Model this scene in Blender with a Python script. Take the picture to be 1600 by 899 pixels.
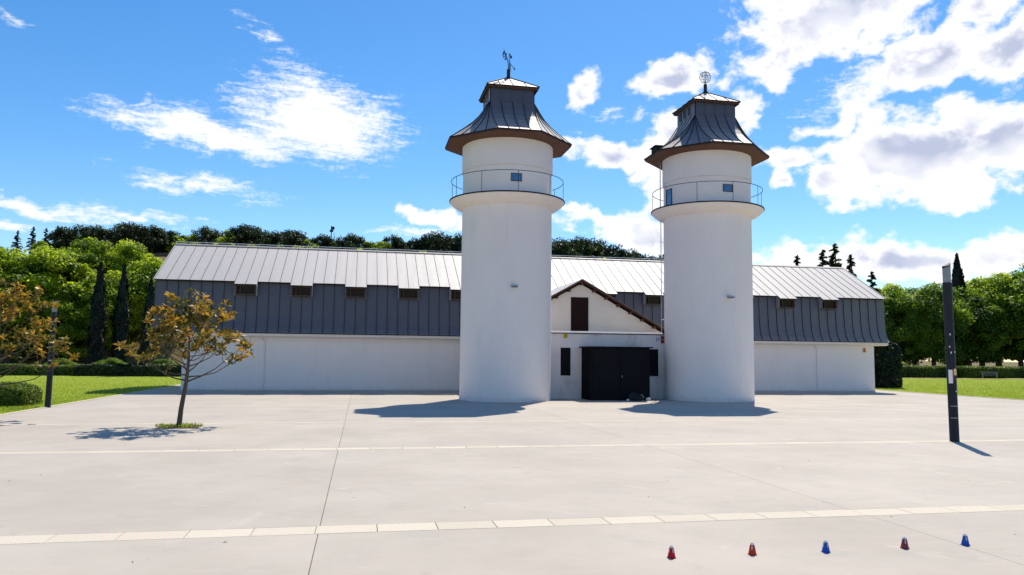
import bpy, math, random
import numpy as np
from mathutils import Vector, Matrix, Quaternion

for o in list(bpy.data.objects):
    bpy.data.objects.remove(o)
sc = bpy.context.scene
col = sc.collection
rad = math.radians

# ------------------------------------------------------------------ camera
# world frame: X runs along the long hall, Y away from the camera, Z up (metres)
FOC, PIT, ROLL, TH, CAMH = 1196.7, 0.0889, 0.0104, 0.193, 2.4
def to_b(v):
    return Vector((v.x*math.cos(TH)+v.y*math.sin(TH), -v.x*math.sin(TH)+v.y*math.cos(TH), v.z))
_f = Vector((0, math.cos(PIT), math.sin(PIT)))
_u = Vector((0, -math.sin(PIT), math.cos(PIT)))
_r = Vector((1, 0, 0))
CR = to_b(_r*math.cos(ROLL)+_u*math.sin(ROLL))
CU = to_b(_u*math.cos(ROLL)-_r*math.sin(ROLL))
CF = to_b(_f)
cam_d = bpy.data.cameras.new('camera')
cam = bpy.data.objects.new('camera', cam_d); col.objects.link(cam)
cam_d.sensor_width = 36; cam_d.lens = FOC/1600*36
cam_d.clip_start = 0.1; cam_d.clip_end = 6000
M3 = Matrix((CR, CU, -CF)).transposed()
cam.matrix_world = Matrix.Translation((0, 0, CAMH)) @ M3.to_4x4()
sc.camera = cam

# ------------------------------------------------------------------ light
SUN_EL = rad(56)
sun_h = Vector((0.48, 0.877)).normalized()
sun_dir = Vector((sun_h.x*math.cos(SUN_EL), sun_h.y*math.cos(SUN_EL), math.sin(SUN_EL)))
sun_d = bpy.data.lights.new('sun', 'SUN'); sun_d.energy = 5.0; sun_d.angle = rad(0.53); sun_d.color = (1.0, 0.915, 0.80)
sun = bpy.data.objects.new('sun', sun_d); col.objects.link(sun)
sun.rotation_euler = sun_dir.to_track_quat('Z', 'Y').to_euler()
sun.location = (30, 40, 60)

sc.view_settings.view_transform = 'Standard'
sc.view_settings.look = 'None'
sc.view_settings.exposure = 0.12
sc.view_settings.gamma = 1.0
sc.view_settings.use_curve_mapping = False
sc.render.resolution_x = 1024; sc.render.resolution_y = 575

SKY_STRENGTH = 0.10
world = bpy.data.worlds.new('World'); sc.world = world; world.use_nodes = True

class NT:
    """small helper to write node trees as expressions"""
    def __init__(self, tree):
        self.t = tree; self.n = tree.nodes; self.l = tree.links
    def node(self, typ, **kw):
        n = self.n.new(typ)
        for k, v in kw.items(): setattr(n, k, v)
        return n
    def put(self, sock, v):
        if isinstance(v, bpy.types.NodeSocket): self.l.new(v, sock)
        elif v is not None: sock.default_value = v
    def math(self, op, a, b=None, c=None, clamp=False):
        n = self.node('ShaderNodeMath', operation=op, use_clamp=clamp)
        self.put(n.inputs[0], a)
        if b is not None: self.put(n.inputs[1], b)
        if c is not None: self.put(n.inputs[2], c)
        return n.outputs[0]
    def vmath(self, op, a, b=None, scale=None):
        n = self.node('ShaderNodeVectorMath', operation=op)
        self.put(n.inputs[0], a)
        if b is not None: self.put(n.inputs[1], b)
        if scale is not None: self.put(n.inputs['Scale'], scale)
        return n.outputs['Value'] if op in ('LENGTH', 'DOT_PRODUCT', 'DISTANCE') else n.outputs['Vector']
    def noise(self, vec, scale, detail=6, rough=0.55, dist=0.0, lac=2.0, dim='3D'):
        n = self.node('ShaderNodeTexNoise', noise_dimensions=dim)
        if vec is not None: self.put(n.inputs['Vector'], vec)
        n.inputs['Scale'].default_value = scale; n.inputs['Detail'].default_value = detail
        n.inputs['Roughness'].default_value = rough; n.inputs['Distortion'].default_value = dist
        n.inputs['Lacunarity'].default_value = lac
        return n.outputs['Fac']
    def ramp(self, v, a, b, lo=0.0, hi=1.0, smooth=True):
        n = self.node('ShaderNodeMapRange', interpolation_type='SMOOTHSTEP' if smooth else 'LINEAR')
        self.put(n.inputs[0], v); n.inputs[1].default_value = a; n.inputs[2].default_value = b
        n.inputs[3].default_value = lo; n.inputs[4].default_value = hi
        return n.outputs[0]
    def mix(self, f, a, b, mode='MIX'):
        n = self.node('ShaderNodeMix', data_type='RGBA', blend_type=mode)
        self.put(n.inputs[0], f); self.put(n.inputs[6], a); self.put(n.inputs[7], b)
        return n.outputs[2]
    def comb(self, x, y, z):
        n = self.node('ShaderNodeCombineXYZ')
        self.put(n.inputs[0], x); self.put(n.inputs[1], y); self.put(n.inputs[2], z)
        return n.outputs[0]

def build_world():
    t = NT(world.node_tree); t.n.clear()
    sky = t.node('ShaderNodeTexSky', sky_type='NISHITA')
    sky.sun_disc = False; sky.sun_elevation = SUN_EL
    sky.sun_rotation = math.atan2(sun_h.x, sun_h.y)
    sky.altitude = 600; sky.air_density = 1.0; sky.dust_density = 0.3; sky.ozone_density = 2.2
    hs = t.node('ShaderNodeHueSaturation'); hs.inputs['Saturation'].default_value = 1.34; hs.inputs['Value'].default_value = 1.45
    t.l.new(sky.outputs[0], hs.inputs['Color'])
    skyc = hs.outputs[0]
    tc = t.node('ShaderNodeTexCoord'); D = tc.outputs['Generated']
    sep = t.node('ShaderNodeSeparateXYZ'); t.l.new(D, sep.inputs[0])
    az = t.math('ARCTAN2', sep.outputs[0], sep.outputs[1])
    el = t.math('ARCSINE', sep.outputs[2])
    P0 = t.comb(az, el, 0.0)
    # clouds far across the sky are flattened towards the horizon: noise lives on a dome of cloud layer
    nvec = t.comb(t.math('MULTIPLY', az, 1.0), t.math('MULTIPLY', el, 1.35), 0.0)
    wn = t.node('ShaderNodeTexNoise', noise_dimensions='2D'); t.l.new(nvec, wn.inputs['Vector'])
    wn.inputs['Scale'].default_value = 11; wn.inputs['Detail'].default_value = 3; wn.inputs['Roughness'].default_value = 0.6
    warp = t.vmath('SUBTRACT', wn.outputs['Color'], (0.5, 0.5, 0.5))
    P = t.vmath('ADD', P0, t.vmath('SCALE', warp, scale=0.062))
    Pw = t.vmath('ADD', P0, t.vmath('SCALE', warp, scale=0.05))
    def px(x, y):
        d = ((x-800)/FOC)*CR-((y-449.5)/FOC)*CU+CF; d.normalize()
        return math.atan2(d.x, d.y), math.asin(d.z)
    def field(blobs, P):
        out = None
        for (x, y, rx, ry, rot, s) in blobs:
            a, e = px(x, y)
            m = t.node('ShaderNodeMapping', vector_type='TEXTURE')
            t.l.new(P, m.inputs['Vector'])
            m.inputs['Location'].default_value = (a, e, 0); m.inputs['Rotation'].default_value = (0, 0, rad(rot))
            m.inputs['Scale'].default_value = (rx/FOC, ry/FOC, 1)
            v = t.math('MULTIPLY', t.math('SUBTRACT', 1.0, t.vmath('LENGTH', m.outputs[0])), s)
            out = v if out is None else t.math('MAXIMUM', out, v)
        return out
    cum = [(1320, 15, 165, 78, 0, 1.4), (1222, 85, 58, 48, 35, 1.0), (1470, 88, 130, 42, 8, 1.2), (1575, 70, 85, 58, 0, 1.2), (1545, 5, 60, 40, 0, 1.0),
           (1305, 192, 72, 20, 10, .9), (1430, 245, 150, 74, -4, 1.8), (1320, 292, 66, 40, -10, 1.3), (1570, 225, 85, 52, 0, 1.5), (1500, 300, 70, 30, 0, 1.2),
           (1230, 248, 70, 20, 5, .8), (1227, 288, 24, 15, 0, .9),
           (1065, 118, 80, 34, 5, 1.15), (915, 140, 28, 36, 0, .95),
           (955, 236, 110, 24, 4, .9), (1045, 205, 52, 46, 20, 1.1), (1165, 172, 32, 40, 0, 1.1), (1025, 285, 42, 55, 0, 1.0),
           (935, 342, 90, 17, 0, .8), (1000, 370, 66, 28, -10, 1.0), (1240, 398, 85, 32, 0, 1.1), (1420, 408, 200, 38, 0, 1.3), (1570, 402, 110, 42, 0, 1.2),
           (670, 340, 72, 20, -5, 1.0)]
    wis = [(495, 190, 150, 72, -4, 1.5), (330, 208, 185, 36, -7, 1.4), (480, 128, 80, 26, -14, .6), (425, 60, 75, 14, -26, .5),
           (28, 20, 30, 7, -5, .75), (225, 150, 26, 7, 10, .6),
           (310, 293, 120, 19, -6, .85), (60, 326, 140, 19, -5, 1.1), (210, 338, 100, 11, -3, .8), (10, 362, 60, 10, 0, .9), (640, 366, 80, 10, 0, .7),
           (1340, 150, 90, 26, 15, .5), (960, 178, 34, 12, 15, .6)]
    # the unseen rest of the sky carries broken cumulus, thinned to cut fill light
    ca, ce = px(800, 300)
    mm = t.node('ShaderNodeMapping', vector_type='TEXTURE'); t.l.new(P0, mm.inputs['Vector'])
    mm.inputs['Location'].default_value = (ca, ce-0.1, 0); mm.inputs['Scale'].default_value = (0.72, 0.44, 1)
    outside = t.ramp(t.vmath('LENGTH', mm.outputs[0]), 0.95, 1.25)
    big = t.noise(D, 2.6, 2, 0.5)
    cov = t.math('SUBTRACT', t.math('MULTIPLY', t.math('SUBTRACT', big, 0.5), 5.0), 0.7)
    Fc = field(cum, P)
    Fc = t.math('MAXIMUM', Fc, t.math('ADD', cov, t.math('MULTIPLY', t.math('SUBTRACT', outside, 1.0), 4.0)))
    Fw = field(wis, Pw)
    n1 = t.noise(nvec, 20, 6, 0.60, 0.1, dim='2D')
    low0 = t.noise(nvec, 9, 3, 0.45, dim='2D')
    low1 = t.noise(t.vmath('ADD', nvec, (0.018, 0.030, 0.0)), 9, 3, 0.45, dim='2D')
    dens = t.math('ADD', t.math('MULTIPLY', Fc, 0.95), t.math('MULTIPLY', t.math('SUBTRACT', n1, 0.48), 1.9))
    a_c = t.ramp(dens, 0.0, 0.5)
    mw = t.node('ShaderNodeMapping'); t.l.new(nvec, mw.inputs['Vector'])
    mw.inputs['Rotation'].default_value = (0, 0, rad(16)); mw.inputs['Scale'].default_value = (0.5, 1.7, 1)
    nw = t.noise(mw.outputs[0], 50, 5, 0.68, 0.4, dim='2D')
    nw2 = t.noise(nvec, 170, 2, 0.6, dim='2D')
    dw = t.math('ADD', t.math('MULTIPLY', Fw, 1.2), t.math('MULTIPLY', t.math('SUBTRACT', nw, 0.5), 1.9))
    dw = t.math('ADD', dw, t.math('MULTIPLY', t.math('SUBTRACT', nw2, 0.5), 0.6))
    a_w = t.math('MULTIPLY', t.ramp(dw, 0.0, 1.15), 0.97)
    # shading: thick parts and parts with more cloud towards the sun turn grey lavender
    thick = t.ramp(dens, 0.52, 1.2)
    relief = t.math('MULTIPLY', t.math('SUBTRACT', low1, low0), 2.4)
    grey = t.math('MULTIPLY', thick, t.math('ADD', t.ramp(low0, 0.36, 0.58), relief, clamp=True))
    k = 1.0/SKY_STRENGTH
    white = (1.0*k, 1.0*k, 1.03*k, 1); lav = (0.50*k, 0.55*k, 0.72*k, 1)
    cc = t.mix(grey, white, lav)
    c = t.mix(a_w, skyc, (0.98*k, 1.0*k, 1.04*k, 1))
    c = t.mix(a_c, c, cc)
    bg = t.node('ShaderNodeBackground'); bg.inputs['Strength'].default_value = SKY_STRENGTH
    t.l.new(c, bg.inputs['Color'])
    out = t.node('ShaderNodeOutputWorld'); t.l.new(bg.outputs[0], out.inputs['Surface'])
build_world()
world.cycles.sampling_method = 'MANUAL'; world.cycles.sample_map_resolution = 256

# ------------------------------------------------------------------ materials
MATS = {}
def mat(name, base, rough=0.8, spec=0.5, metal=0.0, var=0.0, vscale=3.0, bump=0.0, bscale=40.0, dirt=None, dscale=1.2, damt=0.0, coords='Object', stretch=(1, 1, 1), obj_var=0.0, rvar=0.0, ior=1.5, sheen=0.0, srough=0.4, coat=0.0, crough=0.5, stint=(1, 1, 1)):
    m = bpy.data.materials.new(name); m.use_nodes = True
    t = NT(m.node_tree); t.n.clear()
    b = t.node('ShaderNodeBsdfPrincipled'); o = t.node('ShaderNodeOutputMaterial'); t.l.new(b.outputs[0], o.inputs[0])
    b.inputs['Roughness'].default_value = rough; b.inputs['Metallic'].default_value = metal; b.inputs['Specular IOR Level'].default_value = spec; b.inputs['IOR'].default_value = ior
    b.inputs['Sheen Weight'].default_value = sheen; b.inputs['Sheen Roughness'].default_value = srough; b.inputs['Sheen Tint'].default_value = (*stint, 1)
    b.inputs['Coat Weight'].default_value = coat; b.inputs['Coat Roughness'].default_value = crough
    base = (*base, 1)
    geo = t.node('ShaderNodeNewGeometry')
    mp = t.node('ShaderNodeMapping'); t.l.new(geo.outputs['Position'], mp.inputs['Vector']); mp.inputs['Scale'].default_value = stretch
    V = mp.outputs[0]
    c = base
    if var:
        n = t.noise(V, vscale, 8, 0.6)
        c = t.mix(t.ramp(n, 0.25, 0.75, 0, 1, False), tuple(x*(1-var) for x in base[:3])+(1,), tuple(min(1, x*(1+var)) for x in base[:3])+(1,))
        if rvar:
            t.put(b.inputs['Roughness'], t.ramp(n, 0.3, 0.7, rough-rvar, rough+rvar, False))
    if dirt:
        n = t.noise(V, dscale, 9, 0.65, 0.4)
        c = t.mix(t.math('MULTIPLY', t.ramp(n, 0.5, 0.74), damt), c, (*dirt, 1))
    if obj_var:
        oi = t.node('ShaderNodeObjectInfo')
        k = t.math('MULTIPLY_ADD', oi.outputs['Random'], 2*obj_var, 1-obj_var)
        c = t.mix(1.0, c, t.comb(k, k, k), 'MULTIPLY')
    t.put(b.inputs['Base Color'], c)
    if bump:
        n = t.noise(V, bscale, 5, 0.6)
        bm = t.node('ShaderNodeBump'); bm.inputs['Strength'].default_value = bump; bm.inputs['Distance'].default_value = 0.02
        t.l.new(n, bm.inputs['Height']); t.l.new(bm.outputs[0], b.inputs['Normal'])
    MATS[name] = m
    return m

def leaf_mat(name, cols, trans, tr_amt=0.4, rough=0.5, spec=0.35):
    """cols: list of (pos, colour) over the per-leaf 'tint' value"""
    m = bpy.data.materials.new(name); m.use_nodes = True
    t = NT(m.node_tree); t.n.clear()
    at = t.node('ShaderNodeAttribute', attribute_name='tint')
    oi = t.node('ShaderNodeObjectInfo')
    v = t.math('ADD', at.outputs['Fac'], t.math('MULTIPLY_ADD', oi.outputs['Random'], 0.2, -0.1), clamp=True)
    r = t.node('ShaderNodeValToRGB'); t.l.new(v, r.inputs[0])
    el = r.color_ramp.elements
    while len(el) < len(cols): el.new(0.5)
    for e, (p, c) in zip(el, cols): e.position = p; e.color = (*c, 1)
    b = t.node('ShaderNodeBsdfPrincipled'); b.inputs['Roughness'].default_value = rough; b.inputs['Specular IOR Level'].default_value = spec
    t.l.new(r.outputs[0], b.inputs['Base Color'])
    tr = t.node('ShaderNodeBsdfTranslucent')
    t.l.new(t.mix(1.0, r.outputs[0], (*trans, 1), 'MULTIPLY'), tr.inputs['Color'])
    mx = t.node('ShaderNodeMixShader'); mx.inputs[0].default_value = tr_amt
    t.l.new(b.outputs[0], mx.inputs[1]); t.l.new(tr.outputs[0], mx.inputs[2])
    o = t.node('ShaderNodeOutputMaterial'); t.l.new(mx.outputs[0], o.inputs[0])
    MATS[name] = m
    return m

def concrete_mat():
    m = bpy.data.materials.new('concrete'); m.use_nodes = True
    t = NT(m.node_tree); t.n.clear()
    b = t.node('ShaderNodeBsdfPrincipled'); o = t.node('ShaderNodeOutputMaterial'); t.l.new(b.outputs[0], o.inputs[0])
    geo = t.node('ShaderNodeNewGeometry'); P = geo.outputs['Position']
    oi = t.node('ShaderNodeObjectInfo')
    c = t.mix(t.ramp(t.noise(P, 0.35, 6, 0.6), 0.3, 0.7, 0, 1, False), (0.418, 0.369, 0.302, 1), (0.516, 0.459, 0.381, 1))
    c = t.mix(t.math('MULTIPLY', t.ramp(t.noise(P, 1.1, 9, 0.7, 0.6), 0.50, 0.72), 0.6), c, (0.385, 0.364, 0.317, 1))
    c = t.mix(t.math('MULTIPLY', t.ramp(t.noise(P, 0.8, 8, 0.7, 1.5), 0.58, 0.72), 0.7), c, (0.575, 0.522, 0.431, 1))
    # trowel sweeps and rust-warm tinge
    mp = t.node('ShaderNodeMapping'); t.l.new(P, mp.inputs['Vector']); mp.inputs['Scale'].default_value = (0.35, 1.6, 1); mp.inputs['Rotation'].default_value = (0, 0, 0.25)
    c = t.mix(t.math('MULTIPLY', t.ramp(t.noise(mp.outputs[0], 1.7, 8, 0.65, 0.8), 0.5, 0.8), 0.5), c, (0.542, 0.470, 0.371, 1))
    # fine speckle and small dark specks
    c = t.mix(t.ramp(t.noise(P, 90, 3, 0.6), 0.35, 0.65, 0.0, 0.14, False), c, (0.30, 0.29, 0.27, 1))
    vo = t.node('ShaderNodeTexVoronoi'); vo.inputs['Scale'].default_value = 2.3; t.l.new(P, vo.inputs['Vector'])
    c = t.mix(t.math('MULTIPLY', t.ramp(vo.outputs['Distance'], 0.012, 0.03, 1, 0), 0.6), c, (0.12, 0.11, 0.10, 1))
    vc = t.node('ShaderNodeTexVoronoi', feature='DISTANCE_TO_EDGE'); vc.inputs['Scale'].default_value = 0.16
    t.l.new(t.vmath('ADD', P, t.vmath('SCALE', t.comb(t.noise(P, 1.3, 5, 0.6), t.noise(P, 1.1, 5, 0.6), 0.0), scale=1.6)), vc.inputs['Vector'])
    crack = t.math('MULTIPLY', t.ramp(vc.outputs['Distance'], 0.0, 0.0022, 1, 0), t.ramp(t.noise(P, 0.22, 3, 0.5), 0.56, 0.66))
    c = t.mix(t.math('MULTIPLY', crack, 0.45), c, (0.22, 0.20, 0.18, 1))
    c = t.mix(t.math('MULTIPLY', t.ramp(t.noise(P, 0.6, 4, 0.5, 2.0), 0.66, 0.74), 0.35), c, (0.33, 0.30, 0.27, 1))
    k = t.math('MULTIPLY_ADD', oi.outputs['Random'], 0.05, 0.975)
    c = t.mix(1.0, c, t.comb(k, k, k), 'MULTIPLY')
    t.put(b.inputs['Base Color'], c)
    b.inputs['Roughness'].default_value = 0.75; b.inputs['Specular IOR Level'].default_value = 0.3
    n = t.noise(P, 35, 6, 0.65)
    bm = t.node('ShaderNodeBump'); bm.inputs['Strength'].default_value = 0.18; bm.inputs['Distance'].default_value = 0.01
    t.l.new(n, bm.inputs['Height']); t.l.new(bm.outputs[0], b.inputs['Normal'])
    MATS['concrete'] = m
def plaster_mat(name, base, streak, amt):
    m = bpy.data.materials.new(name); m.use_nodes = True
    t = NT(m.node_tree); t.n.clear()
    b = t.node('ShaderNodeBsdfPrincipled'); o = t.node('ShaderNodeOutputMaterial'); t.l.new(b.outputs[0], o.inputs[0])
    geo = t.node('ShaderNodeNewGeometry'); P = geo.outputs['Position']
    def st(sx, sz):
        mp = t.node('ShaderNodeMapping'); t.l.new(P, mp.inputs['Vector']); mp.inputs['Scale'].default_value = (sx, sx, sz); return mp.outputs[0]
    c = t.mix(t.ramp(t.noise(st(1, 0.6), 0.8, 6, 0.6), 0.3, 0.7, 0, 1, False), tuple(x*0.965 for x in base)+(1,), tuple(min(1, x*1.02) for x in base)+(1,))
    c = t.mix(t.math('MULTIPLY', t.ramp(t.noise(st(2.0, 0.22), 1.3, 7, 0.62, 0.6), 0.50, 0.80), amt), c, (*streak, 1))     # rain streaks
    c = t.mix(t.math('MULTIPLY', t.ramp(t.noise(st(1, 1), 0.55, 8, 0.7, 0.5), 0.55, 0.75), amt*0.8), c, tuple(x*0.9 for x in base)+(1,))   # patched areas
    # splash of dirt thrown up from the paving: an uneven fringe of its own
    sp = t.node('ShaderNodeSeparateXYZ'); t.l.new(P, sp.inputs[0])
    edge = t.math('ADD', sp.outputs[2], t.math('MULTIPLY', t.math('SUBTRACT', t.noise(st(1, 1), 3.0, 6, 0.7), 0.5), 0.7))
    c = t.mix(t.ramp(edge, 0.0, 0.35, 0.35, 0.0), c, (0.50, 0.45, 0.40, 1))
    t.put(b.inputs['Base Color'], c); b.inputs['Roughness'].default_value = 0.85; b.inputs['Specular IOR Level'].default_value = 0.25
    bm = t.node('ShaderNodeBump'); bm.inputs['Strength'].default_value = 0.25; bm.inputs['Distance'].default_value = 0.02
    n = t.math('ADD', t.noise(P, 5, 4, 0.6), t.math('MULTIPLY', t.noise(P, 45, 3, 0.6), 0.25))
    t.l.new(n, bm.inputs['Height']); t.l.new(bm.outputs[0], b.inputs['Normal'])
    MATS[name] = m
plaster_mat('plaster', (0.86, 0.775, 0.745), (0.66, 0.585, 0.545), 0.28)
concrete_mat()
mat('strip_stone', (0.60, 0.53, 0.415), 0.8, 0.3, var=0.12, vscale=30, bump=0.25, bscale=70, dirt=(0.54, 0.46, 0.35), dscale=3, damt=0.5, obj_var=0.06)
mat('joint_bed', (0.16, 0.15, 0.135), 0.95, 0.2, var=0.3)
mat('plaster_worn', (0.78, 0.70, 0.68), 0.88, 0.2, var=0.05, vscale=1.2, bump=0.15, bscale=12, dirt=(0.46, 0.43, 0.42), dscale=1.1, damt=0.75, stretch=(1, 1, 0.5))
mat('plaster_cream', (0.82, 0.73, 0.62), 0.85, 0.25, var=0.04, vscale=0.9, bump=0.1, bscale=10, dirt=(0.70, 0.64, 0.56), dscale=1.2, damt=0.35)
mat('plinth', (0.50, 0.48, 0.46), 0.9, 0.2, var=0.15, vscale=4)
mat('zinc', (0.010, 0.018, 0.056), 0.60, 0.5, var=0.15, vscale=2.2, dirt=(0.030, 0.037, 0.064), dscale=1.6, damt=0.5, stretch=(1, 1, 0.4), obj_var=0.10, rvar=0.04, ior=1.5, sheen=1.0, srough=0.6, coat=1.0, crough=0.62, stint=(1, 0.955, 0.89))
mat('zinc_tower', (0.010, 0.018, 0.056), 0.60, 0.5, var=0.15, vscale=2.2, dirt=(0.030, 0.037, 0.064), dscale=1.6, damt=0.5, stretch=(1, 1, 0.4), obj_var=0.10, rvar=0.04, ior=1.5, sheen=0.5, srough=0.6, coat=0.9, crough=0.62, stint=(1, 0.97, 0.93))
mat('zinc_edge', (0.014, 0.014, 0.017), 0.7, 0.2)
mat('zinc_seam_shade', (0.014, 0.015, 0.020), 0.75, 0.15)  # dark seam ribs: the shadow along each rib is put into this colour
mat('wood_brown', (0.095, 0.043, 0.026), 0.7, 0.3, var=0.35, vscale=5, stretch=(1, 1, 5))
mat('soffit_wood', (0.125, 0.060, 0.036), 0.7, 0.3, var=0.35, vscale=9, stretch=(0.5, 2, 1))
mat('door_wood', (0.022, 0.008, 0.007), 0.7, 0.12, var=0.4, vscale=6, stretch=(4, 4, 0.5))
mat('black_metal', (0.006, 0.006, 0.008), 0.65, 0.12, var=0.2, vscale=3)
mat('dark_iron', (0.016, 0.015, 0.02), 0.55, 0.4)
mat('lamp_metal', (0.016, 0.017, 0.022), 0.55, 0.3, var=0.2, vscale=8, dirt=(0.04, 0.04, 0.045), dscale=5, damt=0.4)
mat('lamp_lens', (0.24, 0.25, 0.27), 0.25, 0.6, var=0.2, vscale=12)
mat('steel', (0.42, 0.43, 0.45), 0.4, 0.6, metal=0.6)
mat('window_glass', (0.030, 0.018, 0.011), 0.15, 0.08)
mat('blue_reflect_glass', (0.05, 0.16, 0.36), 0.08, 0.9)  # pane with its blue reflection painted into the base colour
mat('window_frame', (0.075, 0.048, 0.036), 0.6, 0.4)
mat('white_paint', (0.78, 0.78, 0.76), 0.6, 0.4)
mat('yellow_sign', (0.62, 0.47, 0.03), 0.5, 0.4)
mat('orange_sign', (0.65, 0.27, 0.03), 0.5, 0.4)
mat('red_sign', (0.30, 0.012, 0.02), 0.45, 0.4)
mat('blue_sign', (0.02, 0.06, 0.35), 0.5, 0.4)
mat('sticker_red', (0.45, 0.04, 0.04), 0.5, 0.4)
mat('sticker_yellow', (0.70, 0.60, 0.22), 0.5, 0.4)
mat('cone_red', (0.48, 0.008, 0.022), 0.6, 0.3)
mat('cone_orange', (0.55, 0.035, 0.010), 0.6, 0.3)
mat('cone_blue', (0.010, 0.085, 0.42), 0.6, 0.3)
mat('cone_maroon', (0.26, 0.015, 0.045), 0.45, 0.45)
mat('slot_light', (0.55, 0.53, 0.50), 0.6, 0.3)
mat('bark', (0.10, 0.075, 0.055), 0.9, 0.2, var=0.4, vscale=9, stretch=(1, 1, 0.3), bump=0.5, bscale=25)
mat('bark_pale', (0.15, 0.12, 0.095), 0.9, 0.2, var=0.4, vscale=9, stretch=(1, 1, 0.3), bump=0.5, bscale=25)
mat('soil', (0.09, 0.065, 0.045), 0.95, 0.1, var=0.4, vscale=8)
mat('lawn', (0.27, 0.335, 0.030), 0.9, 0.12, var=0.25, vscale=1.3, dirt=(0.40, 0.40, 0.11), dscale=5.5, damt=0.75, bump=0.7, bscale=14)
mat('terrain', (0.17, 0.14, 0.06), 0.95, 0.1, var=0.4, vscale=0.25, dirt=(0.26, 0.15, 0.085), dscale=0.08, damt=0.85, bump=0.5, bscale=3)
mat('sand', (0.50, 0.36, 0.22), 0.95, 0.1, var=0.15, vscale=2)
mat('bag_dark', (0.018, 0.018, 0.022), 0.7, 0.3)
mat('bench_wood', (0.17, 0.15, 0.14), 0.7, 0.3, var=0.2, vscale=8)
mat('dry_leaf', (0.09, 0.055, 0.03), 0.8, 0.2)
leaf_mat('leaf_bright', [(0.0, (0.060, 0.115, 0.010)), (0.45, (0.17, 0.255, 0.016)), (1.0, (0.34, 0.40, 0.030))], (2.8, 2.6, 1.2), 0.5)
leaf_mat('leaf_mid', [(0.0, (0.030, 0.065, 0.010)), (0.5, (0.095, 0.165, 0.015)), (1.0, (0.21, 0.28, 0.026))], (2.5, 2.5, 1.2), 0.5)
leaf_mat('leaf_dark', [(0.0, (0.010, 0.020, 0.006)), (0.55, (0.026, 0.046, 0.012)), (1.0, (0.070, 0.100, 0.022))], (1.5, 1.8, 1.2), 0.25)
leaf_mat('leaf_cypress', [(0.0, (0.004, 0.009, 0.004)), (1.0, (0.014, 0.026, 0.008))], (1.2, 1.5, 1.0), 0.15)
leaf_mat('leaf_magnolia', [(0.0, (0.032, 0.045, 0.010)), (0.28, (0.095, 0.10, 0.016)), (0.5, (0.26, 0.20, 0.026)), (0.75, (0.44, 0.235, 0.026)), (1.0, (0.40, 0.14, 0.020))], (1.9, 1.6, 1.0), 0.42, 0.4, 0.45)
leaf_mat('leaf_hedge', [(0.0, (0.030, 0.055, 0.008)), (0.5, (0.095, 0.145, 0.016)), (1.0, (0.20, 0.245, 0.024))], (2.0, 2.1, 1.2), 0.35)
leaf_mat('grass_blade', [(0.0, (0.13, 0.19, 0.015)), (0.6, (0.26, 0.34, 0.030)), (1.0, (0.42, 0.42, 0.10))], (1.8, 1.9, 1.1), 0.4)

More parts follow.
